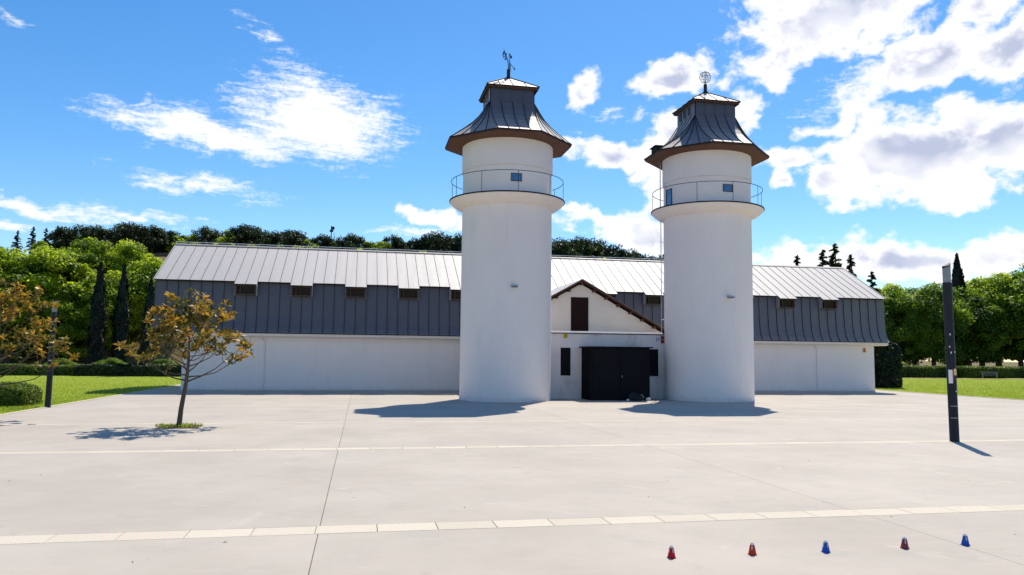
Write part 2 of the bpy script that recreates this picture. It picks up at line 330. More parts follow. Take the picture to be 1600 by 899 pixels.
# ------------------------------------------------------------------ mesh helpers
class MB:
    def __init__(self): self.v = []; self.f = []; self.m = []
    def add(self, vs, fs):
        n = len(self.v); self.v += [tuple(p) for p in vs]; self.f += [tuple(i+n for i in f) for f in fs]
        return self
    def box(self, x0, x1, y0, y1, z0, z1):
        return self.add([(x0, y0, z0), (x1, y0, z0), (x1, y1, z0), (x0, y1, z0), (x0, y0, z1), (x1, y0, z1), (x1, y1, z1), (x0, y1, z1)],
                        [(0, 3, 2, 1), (4, 5, 6, 7), (0, 1, 5, 4), (1, 2, 6, 5), (2, 3, 7, 6), (3, 0, 4, 7)])
    def lathe(self, prof, seg=48, c=(0, 0), closed=False, a0=0.0):
        vs = []
        for r, z in prof:
            for i in range(seg):
                a = a0+2*math.pi*i/seg; vs.append((c[0]+r*math.cos(a), c[1]+r*math.sin(a), z))
        fs = []
        n = len(prof)
        for k in range(n if closed else n-1):
            k2 = (k+1) % n
            for i in range(seg):
                j = (i+1) % seg; fs.append((k*seg+i, k*seg+j, k2*seg+j, k2*seg+i))
        if not closed:
            fs.append(tuple(range(seg))[::-1]); fs.append(tuple((n-1)*seg+i for i in range(seg)))
        return self.add(vs, fs)
    def tube(self, path, radii, seg=8, cap=True):
        path = [Vector(p) for p in path]
        if not hasattr(radii, '__len__'): radii = [radii]*len(path)
        vs = []; ref = None
        for i, p in enumerate(path):
            d = (path[min(i+1, len(path)-1)]-path[max(i-1, 0)]).normalized()
            if ref is None: ref = Vector((1, 0, 0)) if abs(d.x) < 0.8 else Vector((0, 1, 0))
            a = (ref-d*ref.dot(d)).normalized(); ref = a; b = d.cross(a)
            for k in range(seg):
                t = 2*math.pi*k/seg; vs.append(p+(a*math.cos(t)+b*math.sin(t))*radii[i])
        fs = []
        for i in range(len(path)-1):
            for k in range(seg):
                j = (k+1) % seg; fs.append((i*seg+k, i*seg+j, (i+1)*seg+j, (i+1)*seg+k))
        if cap:
            fs.append(tuple(range(seg))[::-1]); fs.append(tuple((len(path)-1)*seg+k for k in range(seg)))
        return self.add(vs, fs)
    def prism(self, poly, x0, x1):
        """poly of (y,z) extruded along x"""
        n = len(poly)
        vs = [(x0, y, z) for y, z in poly]+[(x1, y, z) for y, z in poly]
        fs = [(i, (i+1) % n, n+(i+1) % n, n+i) for i in range(n)]+[tuple(range(n))[::-1], tuple(range(n, 2*n))]
        return self.add(vs, fs)
    def prism_xz(self, poly, y0, y1):
        n = len(poly)
        vs = [(x, y0, z) for x, z in poly]+[(x, y1, z) for x, z in poly]
        fs = [(i, (i+1) % n, n+(i+1) % n, n+i) for i in range(n)]+[tuple(range(n))[::-1], tuple(range(n, 2*n))]
        return self.add(vs, fs)
    def sphere(self, c, r, seg=12, rings=8, sz=1.0):
        prof = [(max(1e-4, r*math.sin(math.pi*k/rings)), c[2]-r*sz*math.cos(math.pi*k/rings)) for k in range(rings+1)]
        return self.lathe(prof, seg, (c[0], c[1]))
    def mesh(self, name, smooth=False, fix=True):
        me = bpy.data.meshes.new(name); me.from_pydata(self.v, [], self.f); me.update()
        if fix:
            import bmesh
            bm = bmesh.new(); bm.from_mesh(me); bmesh.ops.recalc_face_normals(bm, faces=bm.faces); bm.to_mesh(me); bm.free()
        if smooth:
            me.polygons.foreach_set('use_smooth', [True]*len(me.polygons))
            me.set_sharp_from_angle(angle=rad(35))
        return me
    def build(self, name, m, parent=None, smooth=False, loc=(0, 0, 0), fix=True):
        me = self.mesh(name, smooth, fix); me.materials.append(MATS[m])
        return link(name, me, parent, loc)

def link(name, me, parent=None, loc=(0, 0, 0)):
    o = bpy.data.objects.new(name, me); col.objects.link(o); o.location = loc
    if parent is not None: o.parent = parent
    return o
def tag(o, label=None, cat=None, group=None, kind=None):
    if label: o['label'] = label
    if cat: o['category'] = cat
    if group: o['group'] = group
    if kind: o['kind'] = kind
    return o
def empty(name, loc, label=None, cat=None, group=None, rz=0):
    o = bpy.data.objects.new(name, None); col.objects.link(o); o.location = loc; o.rotation_euler.z = rz
    o.empty_display_size = 0.3
    return tag(o, label, cat, group)
def copy_tree(o, parent=None):
    c = o.copy(); col.objects.link(c); c.parent = parent
    for ch in [x for x in bpy.data.objects if x.parent == o]: copy_tree(ch, c)
    return c
def sstep(a, b, x):
    t = max(0.0, min(1.0, (x-a)/(b-a))); return t*t*(3-2*t)

# ------------------------------------------------------------------ terrain
def hz(u, d):
    """ground height: flat park, a wooded hill behind the hall"""
    a = np.interp(u, [-300, -120, -70, -48, -30, 3, 35, 50, 62, 80], [2, 5, 11, 16, 17, 15.3, 14, 10, 4, 0])
    return float(a*sstep(101, 123, d))
def build_ground():
    us = list(np.arange(-900, -120, 60))+list(np.arange(-120, 160, 5))+list(np.arange(160, 1500, 80))
    ds = list(np.arange(-200, 60, 20))+list(np.arange(60, 180, 4))+list(np.arange(180, 300, 20))+list(np.arange(300, 2600, 150))
    rng = np.random.default_rng(3)
    vs = []; fs = []
    for d in ds:
        for u in us:
            h = hz(u, d)
            vs.append((u, d, -0.06+h+(rng.normal()*0.25 if h > 1 else 0)))
    n = len(us)
    for j in range(len(ds)-1):
        for i in range(n-1): fs.append((j*n+i, j*n+i+1, (j+1)*n+i+1, (j+1)*n+i))
    m = MB(); m.v = vs; m.f = fs
    o = m.build('ground', 'terrain', smooth=True, fix=False); tag(o, kind='structure')
build_ground()
def sheet(name, poly, z, m, kind='structure', step=None):
    mb = MB(); mb.add([(x, y, z) for x, y in poly], [tuple(range(len(poly)))])
    o = mb.build(name, m, fix=False); tag(o, kind=kind); return o
def lawn_sheet(name, x0, x1, y0, y1, nx, ny, seed):
    r = np.random.default_rng(seed)
    mb = MB(); z = r.normal(0, 0.03, (ny+1, nx+1)); z[:, 0] = 0; z[:, -1] = 0; z[0, :] = 0
    for j in range(ny+1):
        for i in range(nx+1): mb.v.append((x0+(x1-x0)*i/nx, y0+(y1-y0)*j/ny, 0.015+z[j, i]*0.6))
    for j in range(ny):
        for i in range(nx): a = j*(nx+1)+i; mb.f.append((a, a+1, a+nx+2, a+nx+1))
    o = mb.build(name, 'lawn', smooth=True, fix=False); tag(o, kind='structure'); return o
lawn_sheet('lawn', -75, -13.15, 30.5, 86, 60, 60, 5)
lawn_sheet('lawn', 40.15, 110, 25, 90, 60, 60, 6)
lawn_sheet('lawn', -13.15, 40.15, 62.2, 84, 40, 20, 7)
sheet('sand_path', [(60, 89.5), (120, 80.0), (120, 84.5), (60, 90.7)], 0.045, 'sand')
sheet('sand_path', [(-40, 22), (-13.15, 22), (-13.15, 30.5), (-40, 30.5)], 0.0, 'sand')

# plaza: concrete slabs with open joints between bands of pale stones, on a dark bed
plaza = empty('plaza', (0, 0, 0)); tag(plaza, kind='structure')
MB().box(-13, 40, -12, 62, -0.3, -0.02).build('bed', 'joint_bed', plaza)
STRIPS = [2.2, 11.03, 20.2, 27.9, 36.9]; SW = 0.24; SWS = [0.24, 0.24, 0.2, 0.13, 0.13]
ujoints = [-13, -8.75, -0.5, 7.75, 16.0, 24.25, 32.5, 40]
bands = [(-12, STRIPS[0]-SW)]+[(STRIPS[i]+SWS[i], STRIPS[i+1]-SWS[i+1]) for i in range(4)]+[(STRIPS[4]+SWS[4], 62)]
for (d0, d1) in bands:
    for i in range(len(ujoints)-1):
        u0, u1 = ujoints[i], ujoints[i+1]; g = 0.005 if abs(u0+0.5) < 0.1 or abs(u1+0.5) < 0.1 else 0.0025; b = 0.004
        if d0 < 26.7 < d1 and u0 < -5.7 < u1:
            # this slab has a square planting hole for the magnolia
            hx0, hx1, hy0, hy1 = -6.35, -5.05, 26.0, 27.3
            mb = MB(); X = [u0+g, hx0, hx1, u1-g]; Y = [d0+g/2, hy0, hy1, d1-g/2]
            vs = [(x, y, 0) for y in Y for x in X]+[(x, y, -0.02) for y in Y for x in X]
            fs = []
            for r_ in range(3):
                for c_ in range(3):
                    if (r_, c_) != (1, 1): fs.append((r_*4+c_, r_*4+c_+1, (r_+1)*4+c_+1, (r_+1)*4+c_))
            for a_, b_ in ((5, 6), (6, 10), (10, 9), (9, 5)): fs.append((a_, b_, b_+16, a_+16))
            mb.add(vs, fs); mb.build('slab', 'concrete', plaza, fix=False)
            continue
        mb = MB()
        x0, x1, y0, y1 = u0+g, u1-g, d0+g/2, d1-g/2
        mb.add([(x0, y0, -0.02), (x1, y0, -0.02), (x1, y1, -0.02), (x0, y1, -0.02), (x0, y0, -b), (x1, y0, -b), (x1, y1, -b), (x0, y1, -b),
                (x0+b, y0+b, 0), (x1-b, y0+b, 0), (x1-b, y1-b, 0), (x0+b, y1-b, 0)],
               [(8, 9, 10, 11), (0, 1, 5, 4), (1, 2, 6, 5), (2, 3, 7, 6), (3, 0, 4, 7), (4, 5, 9, 8), (5, 6, 10, 9), (6, 7, 11, 10), (7, 4, 8, 11)])
        mb.build('slab', 'concrete', plaza)
smb = MB(); L = 0.829
smb.add([(0.004, -SW+0.005, -0.02), (L-0.004, -SW+0.005, -0.02), (L-0.004, SW-0.005, -0.02), (0.004, SW-0.005, -0.02),
         (0.004, -SW+0.005, -0.004), (L-0.004, -SW+0.005, -0.004), (L-0.004, SW-0.005, -0.004), (0.004, SW-0.005, -0.004),
         (0.009, -SW+0.01, 0.001), (L-0.009, -SW+0.01, 0.001), (L-0.009, SW-0.01, 0.001), (0.009, SW-0.01, 0.001)],
        [(8, 9, 10, 11), (0, 1, 5, 4), (1, 2, 6, 5), (2, 3, 7, 6), (3, 0, 4, 7), (4, 5, 9, 8), (5, 6, 10, 9), (6, 7, 11, 10), (7, 4, 8, 11)])
stone_me = smb.mesh('stone'); stone_me.materials.append(MATS['strip_stone'])
rs = random.Random(4)
for s, sw_ in zip(STRIPS[1:], SWS[1:]):
    for k in range(64):
        x = -13+k*L+0.02
        if x+L > 40: break
        o = link('stone', stone_me, plaza, (x, s, rs.uniform(-0.001, 0.002))); o.scale.y = sw_/SW
MB().box(-13, 40, STRIPS[0]-SW+0.01, STRIPS[0]+SW-0.01, -0.019, 0.0).build('stone', 'strip_stone', plaza)
for side, x in (('l', -13.08), ('r', 40.08)):
    k = MB().box(x-0.075, x+0.075, 22 if side == 'l' else -12, 62, -0.1, 0.03).build('kerb', 'strip_stone'); tag(k, kind='structure')
hole = MB().box(-6.345, -5.055, 26.005, 27.295, -0.018, -0.008).build('planting_soil', 'soil'); tag(hole, kind='structure')

dg = empty('drain_grate', (4.7, 46.4, 0.0), 'dark drain grate in the paving left of the left tower', 'drain')
MB().box(-0.9, 0.9, -0.2, 0.2, 0.002, 0.006).build('tray', 'dark_iron', dg)
for k in range(12): MB().box(-0.87+k*0.147, -0.80+k*0.147, -0.18, 0.18, 0.007, 0.016).build('bar', 'steel', dg)

# ------------------------------------------------------------------ long hall
UL, UR = -12.72, 38.43; PW = 0.682; NP = 75
hall = empty('long_hall', (13, 51, 0), 'long white hall with standing-seam mansard roof behind the two towers', 'building')
HO = Vector((-13, -51, 0))      # children are written in world coordinates
def H(mb, name, m, smooth=False, parent=None):
    o = mb.build(name, m, parent or hall, smooth)
    if parent is None: o.location = HO
    return o
wx0, wx1, wy0, wy1 = -10.96, 37.57, 51.1, 60.66
H(MB().box(wx0, wx1, wy0, wy1, 0.0, 3.55), 'wall', 'plaster')
H(MB().box(wx0-0.02, wx1+0.02, wy0-0.025, wy1+0.02, 0.0, 0.09), 'plinth', 'plinth')
H(MB().prism([(50.52, 3.64), (50.52, 3.50), (50.72, 3.42), (61.0, 3.42), (61.0, 3.64)], UL+0.05, UR-0.05), 'fascia', 'plaster')
H(MB().box(wx0-0.01, wx1+0.01, 51.07, 51.12, 3.20, 3.235), 'string_course', 'plaster')
SL = (9.82-6.96)/(55.88-50.78)          # upper slope
MANS = [(50.42, 3.655), (50.55, 3.79), (50.68, 4.0), (50.79, 4.3), (50.87, 4.7), (50.92, 5.3), (50.96, 6.1), (51.0, 6.86)]
def rib_profile(path, w, h):
    """seam rib along a (y,z) path, starting at x=0"""
    return path
def strip_mesh(path, w, rib_w=0.015, rib_h=0.024, seed=0):
    """one metal tray along a (y,z) path, x from 0 to w, with a standing seam on its left side"""
    r = random.Random(seed); mb = MB(); nrm = []
    for i in range(len(path)):
        a = path[max(i-1, 0)]; b = path[min(i+1, len(path)-1)]
        dy, dz = b[0]-a[0], b[1]-a[1]; l = math.hypot(dy, dz); nrm.append((-dz/l, dy/l))
    vs = []
    for (y, z), (ny, nz) in zip(path, nrm):
        bow = r.uniform(-0.004, 0.005)
        vs += [(rib_w, y, z), (w*0.5, y+ny*bow, z+nz*bow), (w, y, z)]
    fs = [(3*i+k, 3*i+k+1, 3*i+k+4, 3*i+k+3) for i in range(len(path)-1) for k in (0, 1)]
    mb.add(vs, fs)
    vs = []
    for (y, z), (ny, nz) in zip(path, nrm):
        vs += [(0, y-ny*0.01, z-nz*0.01), (0, y+ny*rib_h, z+nz*rib_h), (rib_w, y+ny*rib_h, z+nz*rib_h), (rib_w, y-ny*0.01, z-nz*0.01)]
    fs = [(4*i+k, 4*i+(k+1) % 4, 4*i+4+(k+1) % 4, 4*i+4+k) for i in range(len(path)-1) for k in range(4)]
    n = len(path)-1
    fs += [(0, 1, 2, 3), (4*n+3, 4*n+2, 4*n+1, 4*n)]
    mb.add(vs, fs)
    me = mb.mesh('tray', fix=False); me.materials.append(MATS['zinc']); me.materials.append(MATS['zinc_seam_shade'])
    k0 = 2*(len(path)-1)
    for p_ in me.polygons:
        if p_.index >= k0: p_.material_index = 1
    return me
def upper(y): return 6.96+(y-50.78)*SL
TAB = 0.36
def up_path(y0): return [(y0, upper(y0)), ((y0+55.88)/2, upper((y0+55.88)/2)), (55.88, 9.82)]
ups = [strip_mesh(up_path(50.74), PW, seed=i) for i in range(5)]
upt = [strip_mesh(up_path(50.74-TAB), PW, seed=i+20) for i in range(3)]
mans = [strip_mesh(MANS, PW, seed=i+40, rib_h=0.045) for i in range(5)]
tabs = []
for i in range(NP):
    u = UL+i*PW; k = (i-7) % 5
    is_tab = k in (0, 1) and 0 <= (i-7) < 62
    me = upt[i % 3] if is_tab else ups[i % 5]
    o = link('roof_panel', me, hall, (u-13, -51, 0))
    o = link('mansard_panel', mans[(i*2) % 5], hall, (u-13, -51, 0))
    if is_tab and k == 0: tabs.append(u)
# closing ribs at the right end, verge flashings, eave drip edges
H(MB().prism([(50.70, upper(50.70)+0.05), (50.70, upper(50.70)-0.02), (55.9, 9.80), (55.9, 9.87)], UR, UR+0.05), 'verge', 'zinc')
H(MB().prism([(50.70, upper(50.70)+0.05), (50.70, upper(50.70)-0.02), (55.9, 9.80), (55.9, 9.87)], UL-0.05, UL), 'verge', 'zinc')
xs = [UL]+[x for t_ in tabs for x in (t_, t_+2*PW)]+[UR]
for i in range(len(xs)-1):
    t_ = i % 2 == 1; y = 50.74-(TAB if t_ else 0)
    H(MB().box(xs[i], xs[i+1], y-0.012, y+0.03, upper(y)-0.075, upper(y)-0.006), 'drip_edge', 'zinc_edge')
H(MB().prism([(50.40, 3.65), (50.40, 3.68), (50.44, 3.69), (50.50, 3.645)], UL-0.02, UR+0.02), 'drip_edge', 'zinc_edge')
# body of the roof behind the trays (closed volume, so light does not leak) and its far side
body = [(50.50, 3.643)]+[(y+0.04, z) for y, z in MANS[1:]]+[(51.04, 6.9), (55.88, 9.76), (60.7, 6.92), (60.75, 6.0), (60.95, 3.643)]
H(MB().prism(body, UL+0.02, UR-0.02), 'roof_core', 'zinc')
H(MB().prism([(55.86, 9.81), (55.86, 9.87), (61.05, 6.97), (61.05, 6.91)], UL-0.04, UR+0.04), 'back_slope', 'zinc')
H(MB().prism([(55.70, 9.765), (55.88, 9.885), (56.06, 9.765)], UL-0.05, UR+0.05), 'ridge_cap', 'zinc')
# safety rail along the ridge
for i in range(0, 56, 2):
    H(MB().box(UL+i*PW-0.012, UL+i*PW+0.012, 55.86, 55.89, 9.86, 10.0), 'rail_post', 'white_paint')
H(MB().tube([(UL, 55.875, 10.01), (UL+55*PW, 55.875, 10.01)], 0.024, 6), 'ridge_rail', 'white_paint')
# dormer windows under the dropped roof tabs
for t_ in tabs:
    x0, x1 = t_+0.05, t_+2*PW-0.05
    if 8 < x0 < 14: continue          # hidden where the gabled annex meets the roof
    for xa, xb in ((x0-0.04, x0), (x1, x1+0.04)):
        H(MB().prism([(50.52, 6.10), (50.99, 6.04), (50.99, 6.96), (50.50, upper(50.50)-0.08)], xa, xb), 'dormer_cheek', 'zinc')
    w = H(MB().box(x0, x1, 50.62, 50.99, 6.06, 6.13).box(x0, x0+0.09, 50.62, 50.80, 6.13, 6.62).box(x1-0.09, x1, 50.62, 50.80, 6.13, 6.62).box(x0, x1, 50.62, 50.80, 6.62, 6.70).box(x0+0.27, x0+0.31, 50.64, 50.78, 6.13, 6.62), 'window', 'window_frame')
    MB().box(x0+0.09, x1-0.09, 50.80, 50.83, 6.13, 6.62).build('pane', 'window_glass', w)
# downpipes
for u in (-6.04, 32.83):
    H(MB().tube([(u-0.22, 50.95, 3.42), (u-0.16, 51.0, 3.33), (u, 51.05, 3.16), (u, 51.05, 0.05)], 0.042, 8), 'downpipe', 'plaster', True)
sg = MB().box(36.64, 36.87, 51.06, 51.094, 2.93, 3.24).build('alarm_sign', 'orange_sign')
tag(sg, 'small orange alarm notice on the hall wall near its right corner', 'sign')
MB().box(36.70, 36.81, 51.052, 51.061, 3.08, 3.18).build('pictogram', 'sticker_red', sg)
MB().box(36.67, 36.84, 51.052, 51.061, 2.96, 3.00).build('lettering', 'black_metal', sg)

# ------------------------------------------------------------------ gabled annex
GA = empty('gabled_annex', (13.08, 45, 0), 'cream gabled annex with brown rafters between the two towers', 'building')
def G(mb, name, m, smooth=False, parent=None):
    o = mb.build(name, m, parent or GA, smooth)
    if parent is None: o.location = (-13.08, -45, 0)
    return o
gs = 0.553; gx = 13.08; gz = 7.0; hw = 5.75
G(MB().prism_xz([(gx-hw, 0.1), (gx+hw, 0.1), (gx+hw, gz-0.18-hw*gs), (gx, gz-0.18), (gx-hw, gz-0.18-hw*gs)], 45.0, 51.05), 'wall', 'plaster_cream')
for s in (-1, 1):
    e = hw+0.35
    G(MB().prism_xz([(gx, gz), (gx+s*e, gz-e*gs), (gx+s*e, gz-e*gs+0.06), (gx, gz+0.06)], 44.62, 51.0), 'roof_slope', 'wood_brown')
    G(MB().prism_xz([(gx, gz+0.062), (gx+s*(e+.03), gz-(e+.03)*gs+0.062), (gx+s*(e+.03), gz-(e+.03)*gs+0.10), (gx, gz+0.10)], 44.57, 51.0), 'roof_covering', 'zinc')
    G(MB().prism_xz([(gx, gz-0.04), (gx+s*e, gz-e*gs-0.04), (gx+s*e, gz-e*gs+0.06), (gx, gz+0.06)], 44.595, 44.622), 'barge_board', 'wood_brown')
for k in range(-7, 8):
    x = gx+k*0.775; z = gz-abs(k)*0.775*gs-0.13
    G(MB().box(x-0.06, x+0.06, 44.66, 45.1, z-0.13, z+0.06-(0.05 if k else 0)), 'purlin_end', 'wood_brown')
dr = G(MB().box(12.46, 13.56, 44.965, 45.05, 3.9, 6.0), 'door', 'door_wood')
for k in range(6):
    MB().box(12.475+k*0.181, 12.475+k*0.181+0.170, 44.945, 44.966, 3.92, 5.98).build('plank', 'door_wood', dr)

# ------------------------------------------------------------------ flat entrance block
EB = empty('entrance_block', (13.9, 42.6, 0), 'low flat-roofed white block joining the towers, behind the black booth', 'building')
def E_(mb, name, m, smooth=False, parent=None):
    o = mb.build(name, m, parent or EB, smooth)
    if parent is None: o.location = (-13.9, -42.6, 0)
    return o
E_(MB().box(9.6, 17.75, 42.6, 44.98, 0, 3.70), 'wall', 'plaster_worn')
E_(MB().box(9.6, 17.78, 42.54, 44.985, 3.702, 3.755), 'drip_edge', 'zinc_edge')
E_(MB().prism([(42.60, 3.757), (42.68, 3.86), (44.98, 3.86), (44.98, 3.757)], 9.6, 17.4), 'coping', 'plaster')
E_(MB().box(9.6, 17.76, 42.575, 42.7, 0.0, 0.14), 'plinth', 'plaster_worn')
for (x0, x1, z0, z1) in ((11.2, 11.77, 1.31, 2.89), (16.25, 17.09, 1.30, 2.87)):
    w = E_(MB().box(x0, x1, 42.56, 42.62, z0, z1), 'shutter', 'black_metal')
    MB().box(x0+0.04, x1-0.04, 42.545, 42.561, z0+0.05, z1-0.05).build('panel', 'black_metal', w)
s = MB().box(11.35, 11.61, 42.565, 42.597, 3.45, 3.69).build('alarm_sign', 'yellow_sign')
tag(s, 'yellow alarm notice high on the entrance block, left of the booth', 'sign')
MB().prism_xz([(11.42, 3.62), (11.46, 3.64), (11.50, 3.60), (11.55, 3.57), (11.52, 3.54), (11.45, 3.58)], 42.556, 42.566).build('pictogram', 'black_metal', s)
MB().box(11.38, 11.56, 42.556, 42.566, 3.485, 3.51).build('lettering', 'black_metal', s)
s = MB().box(16.98, 17.25, 42.565, 42.597, 3.27, 3.60).build('notice_plate', 'white_paint')
tag(s, 'white and blue notice plate beside the dark red plate', 'sign')
MB().box(16.985, 17.015, 42.556, 42.566, 3.28, 3.59).build('blue_bar', 'blue_sign', s)
MB().prism_xz([(17.06, 3.46), (17.10, 3.51), (17.22, 3.51), (17.22, 3.48), (17.11, 3.47), (17.10, 3.43), (17.20, 3.39), (17.20, 3.37), (17.10, 3.37), (17.06, 3.41)], 42.556, 42.566).build('emblem', 'blue_sign', s)
MB().box(17.08, 17.20, 42.556, 42.566, 3.555, 3.57).build('lettering', 'blue_sign', s)
s = MB().box(17.268, 17.50, 42.54, 42.597, 3.23, 3.64).build('notice_plate', 'red_sign')
tag(s, 'dark red alarm box at the right end of the entrance block', 'sign')
MB().box(17.31, 17.48, 42.53, 42.541, 3.415, 3.445).build('lettering', 'slot_light', s)

# ------------------------------------------------------------------ black booth
BO = empty('entrance_booth', (14.18, 41.7, 0), 'black metal entrance booth with double doors and a flat lid', 'booth')
def B(mb, name, m, parent=None):
    o = mb.build(name, m, parent or BO)
    if parent is None: o.location = (-14.18, -41.7, 0)
    return o
B(MB().box(12.43, 15.93, 40.94, 42.57, 0.0, 2.90), 'shell', 'black_metal')
B(MB().box(12.28, 16.08, 40.78, 42.59, 2.902, 2.97), 'lid', 'black_metal')
for k in range(8):
    y = 41.0+k*0.2; B(MB().box(12.40, 12.431, y, y+0.05, 0.02, 2.88), 'side_rib', 'black_metal')
for k, (a, b) in enumerate(((12.55, 14.16), (14.19, 15.82))):
    d = B(MB().box(a, b, 40.905, 40.942, 0.03, 2.82), 'door_leaf', 'black_metal')
    for j in range(3):
        MB().box(a+0.08, b-0.08, 40.892, 40.906, 0.12+j*0.9, 0.92+j*0.9).build('panel', 'black_metal', d)
    if k == 1: MB().tube([(14.27, 40.89, 1.25), (14.27, 40.84, 1.25), (14.27, 40.84, 1.37), (14.27, 40.89, 1.37)], 0.014, 6).build('handle', 'steel', d)

# litter by the booth
def blob(name, c, sx, sy, sz, m, seed, parent=None, n=2):
    r = random.Random(seed); mb = MB(); seg, rings = 12, 7
    ph = [r.uniform(0, 6.28) for _ in range(6)]
    for k in range(rings+1):
        for i in range(seg):
            a = 2*math.pi*i/seg; p = math.pi*k/rings*0.98+0.03
            q = 1+0.14*math.sin(2*a+ph[0])+0.10*math.sin(3*a+ph[1]+p*2)+0.08*math.sin(5*p+ph[2]+a)
            mb.v.append((sx*q*math.sin(p)*math.cos(a), sy*q*math.sin(p)*math.sin(a), max(0.0, sz*(0.45-0.55*math.cos(p)*-1 if False else 0.45+0.55*math.cos(p))*q)))
    for k in range(rings):
        for i in range(seg): j = (i+1) % seg; mb.f.append((k*seg+i, k*seg+j, (k+1)*seg+j, (k+1)*seg+i))
    mb.f.append(tuple(range(seg))[::-1]); mb.f.append(tuple(rings*seg+i for i in range(seg)))
    return mb.build(name, m, parent, True, c)
bag = blob('bin_bag', (14.95, 40.45, 0.0), 0.42, 0.28, 0.36, 'bag_dark', 3)
tag(bag, 'slumped black sack lying in front of the booth doors', 'sack')
MB().tube([(0.18, -0.2, 0.36), (0.28, -0.24, 0.30), (0.36, -0.26, 0.17)], 0.012, 5).build('strap', 'slot_light', bag)
p1 = blob('paper_ball', (14.42, 40.32, 0.0), 0.08, 0.07, 0.10, 'white_paint', 5); tag(p1, 'small white crumpled paper left of the black sack', 'litter')
p2 = blob('crumpled_bag', (15.62, 40.42, 0.0), 0.13, 0.10, 0.17, 'slot_light', 8); tag(p2, 'pale crumpled bag lying right of the black sack', 'litter')

# ------------------------------------------------------------------ the two round towers
A_, C_ = 3.40, 1.15           # eave octagon: distance of the faces, half length of the four straight sides
LH = 1.25                     # half width of the lantern
PROF = [(0.0, 16.30), (0.06, 16.10), (0.15, 15.78), (0.27, 15.42), (0.42, 15.08), (0.62, 14.74), (0.82, 14.44), (1.0, 14.19)]   # (outwards share, height)
def roof_strip(b0, b1, t0, t1, name='roof_panel', rib=True):
    """tray between two bottom points and two top points, following the concave profile"""
    b0, b1, t0, t1 = map(Vector, (b0, b1, t0, t1)); mb = MB(); vs = []
    for s_, z in PROF:
        p = t0.lerp(b0, s_); q = t1.lerp(b1, s_); vs += [(p.x, p.y, z), (q.x, q.y, z)]
    mb.add(vs, [(2*i, 2*i+1, 2*i+3, 2*i+2) for i in range(len(PROF)-1)])
    if rib:
        along = (b1-b0).normalized()*0.012; out = ((b0+b1)/2).normalized()
        vs = []
        for i, (s_, z) in enumerate(PROF):
            p = t0.lerp(b0, s_); a = PROF[max(0, i-1)]; b = PROF[min(len(PROF)-1, i+1)]
            pa, pb = t0.lerp(b0, a[0]), t0.lerp(b0, b[0])
            tan = Vector((pb.x-pa.x, pb.y-pa.y, b[1]-a[1])).normalized(); sd = Vector((along.x, along.y, 0)).normalized()
            n = tan.cross(sd).normalized()
            if n.z < 0: n = -n
            P = Vector((p.x, p.y, z))
            for q in (P-Vector((along.x, along.y, 0))-n*0.01, P-Vector((along.x, along.y, 0))+n*0.028, P+Vector((along.x, along.y, 0))+n*0.028, P+Vector((along.x, along.y, 0))-n*0.01): vs.append(q)
        n_ = len(PROF)
        mb.add(vs, [(4*i+k, 4*i+(k+1) % 4, 4*i+4+(k+1) % 4, 4*i+4+k) for i in range(n_-1) for k in range(4)]+[(0, 1, 2, 3), (4*n_-1, 4*n_-2, 4*n_-3, 4*n_-4)])
    return mb
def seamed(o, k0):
    o.data.materials.append(MATS['zinc_seam_shade'])
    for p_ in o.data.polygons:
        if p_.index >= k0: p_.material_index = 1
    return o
def rot(p, k):
    x, y = p
    for _ in range(k): x, y = -y, x
    return (x, y)
